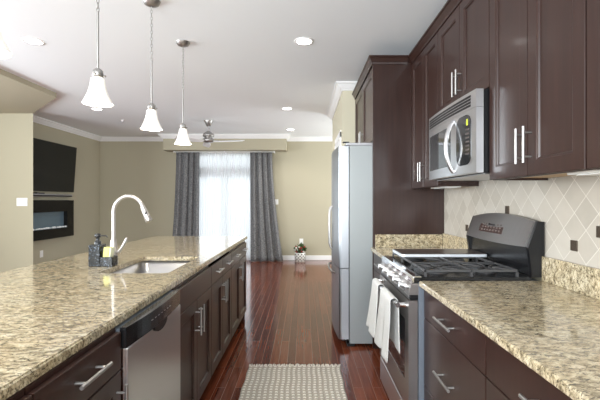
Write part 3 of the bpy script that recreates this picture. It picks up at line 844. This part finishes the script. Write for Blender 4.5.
# ------------------------------------------------------------------ island
IF, IC, IL = -0.64, -0.67, -1.77
IF = -0.645
IY0, IY1 = 0.25, 4.74
SX0, SX1, SY0, SY1 = -1.20, -0.785, 2.30, 2.99
t = thing('countertop', 'long polished granite island worktop holding the sink and faucet', 'countertop', (-1.22, 2.4, 0.884))
bm = BM()
outer = [(IL, IY0), (IC+0.0, IY0), (IC+0.0, IY1), (IL, IY1)]
hole = rrect(SX0, SX1, SY0, SY1, 0.04, 5)
def ring_fill(z):
    vo = [bm.verts.new((x, y, z)) for x, y in outer]; vh = [bm.verts.new((x, y, z)) for x, y in hole]
    es = [bm.edges.new((vo[i], vo[(i+1) % 4])) for i in range(4)] + [bm.edges.new((vh[i], vh[(i+1) % len(vh)])) for i in range(len(vh))]
    bmesh.ops.triangle_fill(bm, use_beauty=True, use_dissolve=False, edges=es)
    return vo, vh
o1, h1 = ring_fill(0.914); o0, h0 = ring_fill(0.884)
for i in range(4): bm.faces.new((o0[i], o0[(i+1) % 4], o1[(i+1) % 4], o1[i]))
for i in range(len(hole)): bm.faces.new((h0[i], h0[(i+1) % len(hole)], h1[(i+1) % len(hole)], h1[i]))
bmesh.ops.bevel(bm, geom=[e for e in bm.edges if all(v in o1 for v in e.verts)], offset=0.006, segments=3, affect='EDGES')
obj('slab', bm, M_GRAN, t)
# undermount sink
t = thing('sink', 'stainless undermount sink set in the granite island in front of the faucet', 'sink', (-0.99, 2.64, 0.68))
bm = BM()
def ring(x0, x1, y0, y1, r, z): return [bm.verts.new((x, y, z)) for x, y in rrect(x0, x1, y0, y1, r, 5)]
e = 0.012
R = [ring(SX0-0.03, SX1+0.03, SY0-0.03, SY1+0.03, 0.05, 0.8825), ring(SX0-0.004, SX1+0.004, SY0-0.004, SY1+0.004, 0.045, 0.8825), ring(SX0+0.004, SX1-0.004, SY0+0.004, SY1-0.004, 0.05, 0.72), ring(SX0+0.05, SX1-0.05, SY0+0.05, SY1-0.05, 0.05, 0.685)]
for a, c in zip(R, R[1:]):
    for k in range(len(a)): f = bm.faces.new((a[k], a[(k+1) % len(a)], c[(k+1) % len(a)], c[k])); f.smooth = True
bm.faces.new(R[-1])
obj('basin', bm, M_SINK, t)
bm = BM(); add_lathe(bm, [(0.045, 0.6852), (0.043, 0.689), (0.03, 0.687)], -0.99, 2.64, 24, False, True); obj('drain', bm, M_CHROME, t)

# faucet
fx, fy = -1.285, 2.70
t = thing('faucet', 'tall brushed gooseneck kitchen faucet standing behind the island sink', 'faucet', (fx, fy, 0.914))
bm = BM()
add_lathe(bm, [(0.030, 0.9145), (0.030, 0.922), (0.027, 0.93), (0.0245, 0.97), (0.021, 1.04), (0.0165, 1.07)], fx, fy, 24, True, True)
obj('base', bm, M_FAUCET, t)
bm = BM(); pts = [(fx, fy, 1.06), (fx, fy, 1.15), (fx, fy, 1.255)]
Rr = 0.104
for i in range(1, 15):
    a = PI - (PI*0.88)*i/14; pts.append((fx+Rr+Rr*math.cos(a), fy-0.015*i/14, 1.255+Rr*math.sin(a)*1.03))
add_tube(bm, pts, 0.0120, 16); obj('neck', bm, M_FAUCET, t)
p1 = Vector(pts[-1]); dd = (Vector(pts[-1])-Vector(pts[-2])).normalized(); dd = Vector((dd.x*0.9, 0, dd.z)).normalized()
bm = BM(); add_tube(bm, [p1, p1+dd*0.03, p1+dd*0.07, p1+dd*0.105, p1+dd*0.11], [0.0155, 0.0175, 0.0205, 0.0245, 0.021], 18); sh = obj('spray_head', bm, M_FAUCET, t)
bm = BM(); c = p1+dd*0.05+Vector((0.008, -0.016, 0)); add_sphere(bm, c, 0.008, 10, 8, (0.7, 0.9, 1.6)); obj('spray_button', bm, M_BLACK, sh)
bm = BM(); add_tube(bm, [(fx+0.015, fy, 0.985), (fx+0.042, fy-0.004, 0.985)], [0.014, 0.013], 14)
add_tube(bm, [(fx+0.034, fy-0.004, 0.985), (fx+0.055, fy-0.006, 1.01), (fx+0.075, fy-0.008, 1.045), (fx+0.092, fy-0.010, 1.08)], [0.010, 0.0085, 0.0095, 0.0075], 12); obj('lever', bm, M_FAUCET, t)

# soap caddy
t = thing('soap_caddy', 'speckled dark soap dispenser caddy beside the faucet base', 'soap dispenser', (-1.30, 2.57, 0.914))
bm = BM()
cx0, cx1, cy0, cy1 = -1.365, -1.215, 2.53, 2.61
cm = -1.292
add_box(bm, cx0, cm, cy0, cy1, 0.9145, 1.052, 0.003)
add_box(bm, cm, cx1, cy0, cy0+0.008, 0.9145, 0.975, 0.002); add_box(bm, cm, cx1, cy1-0.008, cy1, 0.9145, 0.975, 0.002)
add_box(bm, cx1-0.008, cx1, cy0+0.008, cy1-0.008, 0.9145, 0.975, 0.002); add_box(bm, cm, cx1-0.008, cy0+0.008, cy1-0.008, 0.9145, 0.924)
obj('container', bm, M_TERR, t)
bm = BM(); px, py = -1.325, 2.57
add_lathe(bm, [(0.020, 1.0525), (0.020, 1.072), (0.012, 1.076), (0.010, 1.095), (0.018, 1.097), (0.018, 1.118), (0.006, 1.121)], px, py, 18, True, True)
add_tube(bm, [(px, py, 1.107), (px+0.06, py-0.01, 1.107), (px+0.068, py-0.012, 1.098)], 0.0038, 8)
obj('pump', bm, M_GREY, t)
o = BM(); add_box(o, -1.288, -1.250, 2.545, 2.595, 0.9245, 1.035, 0.006, 2)
bmesh.ops.rotate(o, verts=o.verts, cent=(-1.27, 2.57, 0.93), matrix=Matrix.Rotation(0.12, 3, 'Y'))
sp = thing('sponge', 'yellow sponge standing upright in the speckled caddy', 'sponge', (-1.265, 2.57, 0.9245))
obj('foam', o, M_SPONGE, sp)
o = BM(); add_box(o, -1.2495, -1.240, 2.545, 2.595, 0.9245, 1.035, 0.003, 1)
bmesh.ops.rotate(o, verts=o.verts, cent=(-1.27, 2.57, 0.93), matrix=Matrix.Rotation(0.12, 3, 'Y'))
obj('scrub_layer', o, M_SPONGE2, sp)

# island cabinets
IB = -1.25
def isl_cab(y0, y1, label, n=2, false_front=False, top=0.882, drawers=None, name='base_cabinet'):
    t = thing(name, label, 'cabinet', (-0.95, (y0+y1)/2, 0))
    box_obj('toe_kick', IF-0.075, IF-0.093, y0+0.001, y1-0.001, 0.0, 0.0995, M_DGAP, t)
    if false_front:
        b = BM(); add_box(b, IF-0.0205, IF-0.035, y0+0.001, y1-0.001, 0.10, 0.882); add_box(b, IB, IF-0.035, y0+0.001, y0+0.019, 0.10, 0.882)
        add_box(b, IB, IF-0.035, y1-0.019, y1-0.001, 0.10, 0.67); add_box(b, IB, IF-0.035, y0+0.019, y1-0.019, 0.10, 0.118); obj('body', b, M_WOOD, t)
    else: box_obj('body', IF-0.0205, IB, y0+0.001, y1-0.001, 0.10, top, M_WOOD, t)
    ys = [y0+(y1-y0)*i/n for i in range(n+1)]
    if false_front: slab(t, 'false_front', IF, 1, y0, y1, 0.735, 0.872)
    else:
        for i in range(n):
            d = slab(t, 'drawer', IF, 1, ys[i], ys[i+1], 0.735, 0.872); handle(d, IF, 1, (ys[i]+ys[i+1])/2, 0.815, 0.17, False)
    for i in range(n):
        d = shaker(t, 'door', IF, 1, ys[i], ys[i+1], 0.10, 0.735)
        hy = ys[i+1]-0.035 if i == 0 else ys[i]+0.035
        handle(d, IF, 1, hy, 0.615, 0.165, True)
    return t
isl_cab(0.955, 1.413, 'dark island cabinet with one drawer, just before the dishwasher', 1)
isl_cab(0.50, 0.953, 'dark island cabinet at the end nearest the viewer', 1)
isl_cab(2.042, 2.785, 'dark sink cabinet with a plain false front next to the dishwasher', 2, True, name='sink_cabinet')
isl_cab(2.787, 3.557, 'dark island cabinet of two drawers over two doors between sink cabinet and the end one', 2, top=0.67)
isl_cab(3.559, 4.48, 'dark island cabinet of two drawers over two doors at the far end of the island', 2)
t = thing('island_panel', 'dark wooden back and end panels that close the island below the worktop', 'panel', (-1.3, 2.4, 0))
bm = BM(); add_box(bm, -1.45, -1.27, 0.5, 4.48, 0.0, 0.883); obj('back_panel', bm, M_WOOD, t)
bm = BM(); add_box(bm, -1.45, IF-0.02, 4.481, 4.50, 0.0, 0.883); obj('end_panel', bm, M_WOOD, t)

# dishwasher
DY0, DY1 = 1.416, 2.039
t = thing('dishwasher', 'stainless dishwasher with black control strip built into the island', 'dishwasher', (-0.9, (DY0+DY1)/2, 0))
box_obj('tub', -1.22, IF-0.01, DY0+0.004, DY1-0.004, 0.10, 0.876, M_GREYEN, t)
box_obj('toe_kick', IF-0.06, IF-0.05, DY0+0.004, DY1-0.004, 0.0, 0.0995, M_BLACK, t)
box_obj('door', IF-0.0095, IF+0.018, DY0+0.006, DY1-0.006, 0.105, 0.806, M_STEEL, t, 0.004, 2)
# black bowed control panel with pocket grip
bm = BM(); n = 16; P = []
for i in range(n+1):
    s = i/n; P.append((IF+0.014+0.016*(1-(2*s-1)**2), DY0+0.004+(DY1-DY0-0.008)*s))
P += [(IF-0.0095, DY1-0.004), (IF-0.0095, DY0+0.004)]
add_prism(bm, P, 'z', 0.808, 0.881, 0.0); cp = obj('control_panel', bm, M_GLOSSB, t)
bm = BM(); P = []
yc = (DY0+DY1)/2
for i in range(15):
    a = PI*i/14; P.append((yc+0.075*math.cos(a), 0.8075-0.032*math.sin(a)))
add_prism(bm, P, 'x', IF+0.0182, IF+0.0295); obj('pocket_handle', bm, M_BLACK, cp)
bm = BM()
for i in range(7): add_box(bm, IF+0.027, IF+0.0304, yc-0.11+i*0.036, yc-0.095+i*0.036, 0.846, 0.849)
obj('button_marks', bm, M_SILVER, cp)
box_obj('side_strip', IF-0.0095, IF+0.006, DY0-0.0005, DY0+0.0045, 0.105, 0.806, M_CHROME, t)

# ------------------------------------------------------------------ pendant lamps
PX = -1.09
def pendant(y, label, link_to):
    t = thing('pendant_lamp', label, 'pendant lamp', (PX, y, 1.82), 'pendant lamps over the island')
    bm = BM(); add_lathe(bm, [(0.001, 2.722), (0.02, 2.722), (0.05, 2.735), (0.062, 2.7595)], PX, y, 28, True, True); obj('canopy', bm, M_NICKEL, t)
    bm = BM()   # chain
    z = 2.722; i = 0
    while z > 2.33:
        a = 0 if i % 2 else PI/2; pts = []
        for k in range(9):
            q = 2*PI*k/8; dx = 0.0065*math.cos(q); dz = 0.016*math.sin(q)
            pts.append((PX+dx*math.cos(a), y+dx*math.sin(a), z-0.014+dz))
        add_tube(bm, pts, 0.0024, 5, caps=False); z -= 0.0245; i += 1
    obj('chain', bm, M_NICKEL, t)
    bm = BM(); add_tube(bm, [(PX, y, 2.335), (PX, y, 2.03)], 0.006, 10); obj('rod', bm, M_NICKEL, t)
    bm = BM(); add_lathe(bm, [(0.010, 2.030), (0.026, 2.018), (0.028, 1.982), (0.020, 1.980)], PX, y, 20, True, True)
    for a in (0.5, 2.6, 4.7): add_sphere(bm, (PX+0.034*math.cos(a), y+0.034*math.sin(a), 1.995), 0.006, 8, 6)
    obj('socket_cap', bm, M_NICKEL, t)
    bm = BM()
    pr = [(0.036, 1.989), (0.040, 1.985), (0.043, 1.955), (0.050, 1.92), (0.062, 1.88), (0.078, 1.845), (0.088, 1.826), (0.089, 1.822), (0.085, 1.824), (0.075, 1.845), (0.058, 1.88), (0.046, 1.92), (0.039, 1.955), (0.034, 1.985), (0.034, 1.989)]
    pr = [(r*0.86, 1.842+(z-1.822)*0.81) for r, z in pr]
    add_lathe(bm, pr, PX, y, 32); obj('shade', bm, M_SHADE, t)
    bm = BM(); add_sphere(bm, (PX, y, 1.885), 0.025, 14, 10, (1, 1, 1.35)); add_tube(bm, [(PX, y, 1.905), (PX, y, 1.979)], 0.012, 10); obj('bulb', bm, M_BULB, t)
    return t
p0 = pendant(2.115, 'frosted bell pendant lamp hanging above the island just before the sink', None)
for y, lab in ((1.365, 'frosted bell pendant lamp nearest the viewer, half out of the view'),
               (2.86, 'frosted bell pendant lamp hanging above the sink and faucet'),
               (3.605, 'frosted bell pendant lamp hanging farthest away, beside the ceiling fan')):
    c = copy_tree(p0); c.location.y = y; c['label'] = lab
for i, y in enumerate((1.365, 2.115, 2.86, 3.605)):
    l = bpy.data.lights.new('pendant_glow', 'POINT'); l.energy = 3; l.color = (1, 0.9, 0.75); l.shadow_soft_size = 0.03
    lo = bpy.data.objects.new('pendant_glow', l); lo.location = (PX, y, 1.82); COL.objects.link(lo)

# recessed ceiling lights
for (x, y, lab) in ((-2.42, 3.58, 'round recessed ceiling light alone on the side of the olive soffit'), (0.0, 3.58, 'round recessed ceiling light in the kitchen in front of the cabinets crown'),
                    (-3.22, 6.22, 'small round recessed ceiling light just below the second nearest pendant shade, by the soffit tip'),
                    (-0.26, 6.18, 'small round recessed ceiling light, middle distance, in front of the fan bulkhead'), (-0.27, 8.0, 'tiny farthest round recessed ceiling light close to the bulkhead crown')):
    t = thing('recessed_light', lab, 'ceiling light', (x, y, CEIL-0.006))
    bm = BM(); add_lathe(bm, [(0.068, CEIL-0.004), (0.072, CEIL-0.006), (0.088, CEIL-0.004), (0.090, CEIL-0.0005)], x, y, 32); obj('trim_ring', bm, M_TRIM, t)
    bm = BM(); add_lathe(bm, [(0.0005, CEIL-0.003), (0.0685, CEIL-0.003), (0.0685, CEIL-0.0008), (0.0005, CEIL-0.0008)], x, y, 32); obj('lens', bm, M_LAMP, t)
    l = bpy.data.lights.new('downlight', 'SPOT'); l.energy = 22; l.spot_size = 2.4; l.spot_blend = 0.6; l.color = (1, 0.95, 0.87); l.shadow_soft_size = 0.06
    lo = bpy.data.objects.new('downlight', l); lo.location = (x, y, CEIL-0.03); COL.objects.link(lo)

# ------------------------------------------------------------------ ceiling fan
ffx, ffy = -1.70, 7.12
t = thing('ceiling_fan', 'ceiling fan with brushed nickel motor and slim white blades', 'ceiling fan', (ffx, ffy, 2.36))
bm = BM(); add_lathe(bm, [(0.016, 2.655), (0.035, 2.66), (0.062, 2.72), (0.078, 2.755), (0.078, 2.7595)], ffx, ffy, 24, True, True); obj('canopy', bm, M_NICKEL, t)
bm = BM(); add_tube(bm, [(ffx, ffy, 2.66), (ffx, ffy, 2.56)], 0.013, 12); obj('downrod', bm, M_NICKEL, t)
bm = BM(); add_lathe(bm, [(0.03, 2.57), (0.045, 2.555), (0.09, 2.53), (0.098, 2.50), (0.098, 2.475), (0.07, 2.47), (0.07, 2.44), (0.098, 2.435), (0.098, 2.40), (0.08, 2.375), (0.03, 2.365)], ffx, ffy, 28, True, True); obj('motor', bm, M_NICKEL, t)
for ang in (-12, 108, 228):
    a = math.radians(ang); bm = BM()
    th = 0.28
    rows = []
    for r, w in ((0.11, 0.035), (0.16, 0.05), (0.25, 0.065), (0.45, 0.068), (0.60, 0.062), (0.66, 0.05)):
        rows.append([(r, -w*math.cos(th), -w*math.sin(th)), (r, w*math.cos(th), w*math.sin(th))])
    vs = []
    for row in rows:
        q = []
        for dz in (0.004, -0.004):
            for (r, s, z) in row:
                q.append(bm.verts.new((ffx+r*math.cos(a)-s*math.sin(a), ffy+r*math.sin(a)+s*math.cos(a), 2.385+z+dz)))
        vs.append(q)
    for p, q in zip(vs, vs[1:]):
        for i0, i1 in ((0, 1), (1, 3), (3, 2), (2, 0)): bm.faces.new((p[i0], p[i1], q[i1], q[i0]))
    bm.faces.new((vs[0][0], vs[0][1], vs[0][3], vs[0][2])); bm.faces.new((vs[-1][0], vs[-1][1], vs[-1][3], vs[-1][2]))
    bl = obj('blade', bm, M_TRIM, t)
    bm = BM(); add_tube(bm, [(ffx+0.06*math.cos(a), ffy+0.06*math.sin(a), 2.395), (ffx+0.19*math.cos(a), ffy+0.19*math.sin(a), 2.395)], 0.011, 8); obj('blade_arm', bm, M_NICKEL, bl)

# ------------------------------------------------------------------ curtains
def curtain(name, x0t, x1t, x0b, x1b, y, z0, z1, folds, amp, m, label, cat, seed, thick=0.004, group=None):
    rnd = random.Random(seed); bm = BM(); nu = folds*10; nv = 26; rows = []
    ph = [rnd.random()*0.8 for _ in range(folds+1)]
    for j in range(nv+1):
        s = j/nv; z = z1+(z0-z1)*s; row = []
        for k in range(nu+1):
            u = k/nu; xt = x0t+(x1t-x0t)*u; xb = x0b+(x1b-x0b)*u
            f = s**1.6; x = xt+(xb-xt)*f
            p = ph[int(u*folds)]*(1 if thick else 0.0)
            yy = y + amp*math.sin(2*PI*folds*u+p*s)*(0.75+0.35*s) + amp*0.3*math.sin(2*PI*folds*2.3*u+(s*2 if thick else 0))
            row.append(bm.verts.new((x+0.15*amp*math.cos(2*PI*folds*u), yy, z)))
        rows.append(row)
    for a, c in zip(rows, rows[1:]):
        for k in range(nu): f = bm.faces.new((a[k], a[k+1], c[k+1], c[k])); f.smooth = True
    o = obj(name, bm, m); tag(o, label, cat, group)
    if thick:
        md = o.modifiers.new('thickness', 'SOLIDIFY'); md.thickness = thick; md.offset = 0
    return o
curtain('curtain', -2.82, -2.31, -2.95, -2.33, 8.80, 0.01, 2.400, 4, 0.045, M_CURT, 'dark grey curtain panel hanging behind the far end of the island worktop', 'curtain', 1)
curtain('curtain', -1.19, -0.71, -1.19, -0.47, 8.80, 0.01, 2.400, 4, 0.045, M_CURT, 'dark grey curtain panel reaching the floor beside the potted plant', 'curtain', 2)
curtain('sheer_curtain', -2.36, -1.74, -2.36, -1.73, 8.90, 0.012, 2.397, 12, 0.014, M_SHEER, 'white see-through sheer curtain next to the grey panel behind the island', 'curtain', 3, 0)
curtain('sheer_curtain', -1.75, -1.13, -1.74, -1.13, 8.91, 0.012, 2.397, 12, 0.014, M_SHEER, 'white see-through sheer curtain next to the grey panel by the potted plant', 'curtain', 4, 0)
t = thing('curtain_rod', 'white double curtain rod fixed under the bulkhead over the sliding door', 'curtain rod', (-1.75, 8.9, 2.405))
bm = BM(); add_tube(bm, [(-2.86, 8.80, 2.412), (-0.66, 8.80, 2.412)], 0.008, 10); obj('rod', bm, M_TRIM, t)
bm = BM(); add_tube(bm, [(-2.86, 8.905, 2.408), (-0.66, 8.905, 2.408)], 0.006, 10); obj('rod', bm, M_TRIM, t)
for x in (-2.86, -1.75, -0.66):
    bm = BM(); add_box(bm, x-0.012, x+0.012, 8.79, 8.99, 2.40, 2.4285, 0.003); obj('bracket', bm, M_TRIM, t)

# ------------------------------------------------------------------ television, soundbar, fireplace on the left wall
LW = -4.59
t = thing('television', 'large black flat television tilted down on the olive wall', 'television', (-4.5, 7.05, 1.9))
bm = BM(); P = [(LW+0.085, 1.50), (LW+0.145, 2.37), (LW+0.105, 2.373), (LW+0.045, 1.503)]
add_prism(bm, P, 'y', 6.36, 7.83, 0.003); obj('casing', bm, M_BLACK, t)
bm = BM(); P = [(LW+0.0865, 1.512), (LW+0.1468, 2.358), (LW+0.144, 2.3585), (LW+0.0838, 1.5125)]
add_prism(bm, P, 'y', 6.375, 7.815); obj('screen', bm, M_TV, t)
box_obj('wall_mount', LW+0.0005, LW+0.06, 6.95, 7.25, 1.75, 2.1, M_BLACK, t)
t = thing('soundbar', 'slim silver and black soundbar right below the television', 'speaker', (-4.52, 7.1, 1.42))
box_obj('casing', LW+0.0005, LW+0.10, 6.45, 7.76, 1.405, 1.455, M_SILVER, t, 0.004)
box_obj('grille', LW+0.1005, LW+0.103, 6.47, 7.74, 1.412, 1.432, M_BLACK, t)
t = thing('cable_box', 'small black box standing on the soundbar under the television', 'electronics', (-4.53, 6.9, 1.4555))
box_obj('casing', LW+0.01, LW+0.085, 6.75, 6.95, 1.4556, 1.475, M_BLACK, t, 0.002)
box_obj('indicator', LW+0.0852, LW+0.0865, 6.76, 6.78, 1.460, 1.468, M_SILVER, t)
t = thing('electric_fireplace', 'black glass electric fireplace hung on the wall below the television', 'fireplace', (-4.53, 7.05, 0.67))
bm = BM()
FYa, FYb = 6.40, 7.80
add_box(bm, LW+0.0005, LW+0.02, FYa, FYb, 0.66, 1.345)
add_box(bm, LW+0.02, LW+0.10, FYa, FYb, 0.66, 0.83); add_box(bm, LW+0.02, LW+0.10, FYa, FYb, 1.135, 1.345)
add_box(bm, LW+0.02, LW+0.10, FYa, FYa+0.12, 0.83, 1.135); add_box(bm, LW+0.02, LW+0.10, 7.59, FYb, 0.83, 1.135)
obj('frame', bm, M_FFRAME, t)
box_obj('firebox', LW+0.0205, LW+0.03, FYa+0.12, 7.59, 0.83, 1.135, M_FIREG, t)
bm = BM()
for i in range(60):
    y = FYa+0.13+1.32*(i+random.random()*0.8)/60; r = 0.010+0.012*random.random()
    add_sphere(bm, (LW+0.05+0.03*random.random(), y, 0.838+r*0.6), r, 6, 4, (1, 1, 0.9))
c = obj('crystals', bm, M_CRYST, t); c['kind'] = 'stuff'

# ------------------------------------------------------------------ switches and outlets
def plate(name, label, cat, c, axis, w, h, out, gangs=1, sockets=False):
    """axis: direction the plate faces 'x' or 'y', out = +-1"""
    t = thing(name, label, cat, c)
    def bx(nm, du0, du1, dz0, dz1, d0, d1, m, par):
        if axis == 'y': return box_obj(nm, c[0]+du0, c[0]+du1, c[1]+out*d0, c[1]+out*d1, c[2]+dz0, c[2]+dz1, m, par, 0.001)
        return box_obj(nm, c[0]+out*d0, c[0]+out*d1, c[1]+du0, c[1]+du1, c[2]+dz0, c[2]+dz1, m, par, 0.001)
    bx('cover_plate', -w/2, w/2, -h/2, h/2, 0.0003, 0.006, M_WHITE, t)
    for g in range(gangs):
        o = (g-(gangs-1)/2)*w/gangs
        if sockets:
            for zz in (-0.022, 0.022): bx('socket', o-0.015, o+0.015, zz-0.014, zz+0.014, 0.006, 0.008, M_TRIM, t)
        else: bx('rocker', o-0.016, o+0.016, -0.033, 0.033, 0.006, 0.010, M_TRIM, t)
plate('light_switch', 'white two-gang light switch on the pale wall beside the fireplace', 'light switch', (-4.41, 6.26, 1.315), 'y', 0.17, 0.125, -1, 2)
plate('light_switch', 'small white light switch on the far wall beside the grey curtain', 'light switch', (-0.62, 9.0, 1.31), 'y', 0.085, 0.12, -1, 1)
plate('wall_outlet', 'white wall outlet low on the olive wall under the fireplace', 'outlet', (-4.59, 6.99, 0.405), 'x', 0.08, 0.12, 1, 1, True)
plate('wall_outlet', 'white wall outlet on the far wall right behind the potted plant', 'outlet', (-0.06, 9.0, 0.42), 'y', 0.085, 0.13, -1, 1, True)
t = thing('sprinkler_head', 'tiny white sprinkler head on the ceiling between two pendant lamps', 'sprinkler', (-3.2, 7.05, CEIL-0.02))
bm = BM(); add_lathe(bm, [(0.012, CEIL-0.03), (0.03, CEIL-0.008), (0.045, CEIL-0.0005)], -3.2, 7.05, 16, True, True); obj('cup', bm, M_TRIM, t)
bm = BM(); add_lathe(bm, [(0.012, CEIL-0.04), (0.012, CEIL-0.0305)], -3.2, 7.05, 12, True, True); obj('deflector', bm, M_SILVER, t)

# ------------------------------------------------------------------ potted plant
ptx, pty = -0.085, 8.78
t = thing('potted_plant', 'small plant with white and red flowers in a white spotted pot on the floor', 'plant', (ptx, pty, 0))
bm = BM(); add_lathe(bm, [(0.095, 0.0), (0.11, 0.01), (0.118, 0.10), (0.118, 0.195), (0.112, 0.2), (0.106, 0.195), (0.106, 0.17), (0.001, 0.17)], ptx, pty, 28, True, False); pot = obj('pot', bm, M_POT, t)
bm = BM()
for r in range(5):
    for k in range(10):
        a = 2*PI*(k+0.5*(r % 2))/10; z = 0.03+r*0.034; rr = 0.1125+0.006*min(1, z/0.1)
        c = Vector((ptx+rr*math.cos(a), pty+rr*math.sin(a), z)); d = Vector((math.cos(a), math.sin(a), 0))
        add_tube(bm, [c-d*0.003, c+d*0.0025], 0.016, 6)
obj('spots', bm, M_BLACK, pot)
bm = BM(); add_lathe(bm, [(0.105, 0.171), (0.0005, 0.178)], ptx, pty, 20); obj('soil', bm, M_SOIL, t)
bm = BM()
for i in range(120):
    a = random.random()*2*PI; e = random.random(); r = 0.13*math.sqrt(random.random())
    base = Vector((ptx+r*0.5*math.cos(a), pty+r*0.5*math.sin(a), 0.18))
    tip = Vector((ptx+r*1.15*math.cos(a), pty+r*1.15*math.sin(a), 0.20+0.26*(1-(r/0.13)**2*0.6)*(0.35+0.65*e)))
    d = tip-base; s = d.cross(Vector((0, 0, 1))); s = s.normalized() if s.length > 1e-4 else Vector((1, 0, 0))
    m0 = base+d*0.7+Vector((0, 0, 0.01)); w = 0.018+0.01*random.random()
    tip2 = tip+Vector((math.cos(a), math.sin(a), -0.3))*0.02
    q = [bm.verts.new(p) for p in (base+d*0.45, m0+s*w, tip2, m0-s*w)]; bm.faces.new(q)
    add_tube(bm, [base, base+d*0.47], 0.0015, 4)
fo = obj('foliage', bm, M_LEAF, t, recalc=False)
for nm, m_, cnt, sd in (('white_flower', M_WHF, 9, 1), ('red_flower', M_REDF, 9, 5)):
    rnd = random.Random(sd)
    for i in range(cnt):
        a = rnd.random()*2*PI if i > 4 else -PI/2+(rnd.random()-0.5)*2; r = 0.09+0.04*rnd.random(); z = 0.22+0.12*rnd.random()
        c = Vector((ptx+r*math.cos(a), pty+r*math.sin(a), z)); bm = BM()
        for k in range(5):
            b2 = 2*PI*k/5; add_sphere(bm, c+Vector((0.012*math.cos(b2), -0.004, 0.012*math.sin(b2))), 0.011, 6, 4, (1, 0.5, 1))
        obj(nm, bm, m_, t)

# ------------------------------------------------------------------ rug
t = thing('rug', 'cream waffle-weave rug with a tufted fringe lying on the wood floor between the counters', 'rug', (-0.08, 2.4, 0))
rx0, rx1, ry0, ry1 = -0.44, 0.29, 1.55, 3.20
nx, ny = 19, 43
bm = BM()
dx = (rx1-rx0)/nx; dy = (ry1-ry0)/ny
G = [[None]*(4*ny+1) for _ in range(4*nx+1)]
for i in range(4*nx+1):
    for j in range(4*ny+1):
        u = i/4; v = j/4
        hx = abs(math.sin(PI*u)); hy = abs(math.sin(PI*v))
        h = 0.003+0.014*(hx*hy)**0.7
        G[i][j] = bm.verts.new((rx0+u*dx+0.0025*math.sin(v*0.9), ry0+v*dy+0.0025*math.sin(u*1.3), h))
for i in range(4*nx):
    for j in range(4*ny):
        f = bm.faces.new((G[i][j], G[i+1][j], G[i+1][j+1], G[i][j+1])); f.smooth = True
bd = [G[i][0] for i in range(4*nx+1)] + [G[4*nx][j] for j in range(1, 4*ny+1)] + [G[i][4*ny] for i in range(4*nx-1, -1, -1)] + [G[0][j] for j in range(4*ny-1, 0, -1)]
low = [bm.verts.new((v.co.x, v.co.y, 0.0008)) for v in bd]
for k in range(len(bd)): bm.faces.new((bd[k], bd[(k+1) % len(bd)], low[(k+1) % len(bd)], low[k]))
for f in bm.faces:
    if f.calc_center_median().z < 0.0085: f.material_index = 1  # low faces take the darker tone, gap shade put into colour
wv = obj('weave', bm, M_CREAM, t); wv.data.materials.append(M_WEFTSHADE)
for yy, sg in ((ry1, 1), (ry0, -1)):
    bm = BM()
    for i in range(70):
        x = rx0+0.004+(rx1-rx0-0.008)*i/69; a = (random.random()-0.5)*0.9; ln = 0.035+0.02*random.random()
        add_tube(bm, [(x, yy-sg*0.004, 0.008), (x+a*0.008, yy+sg*0.012, 0.012), (x+a*0.02, yy+sg*ln*0.6, 0.009), (x+a*0.03, yy+sg*ln, 0.005)], [0.004, 0.005, 0.0045, 0.003], 5)
    fr = obj('fringe', bm, M_CREAM, t); fr['kind'] = 'stuff'
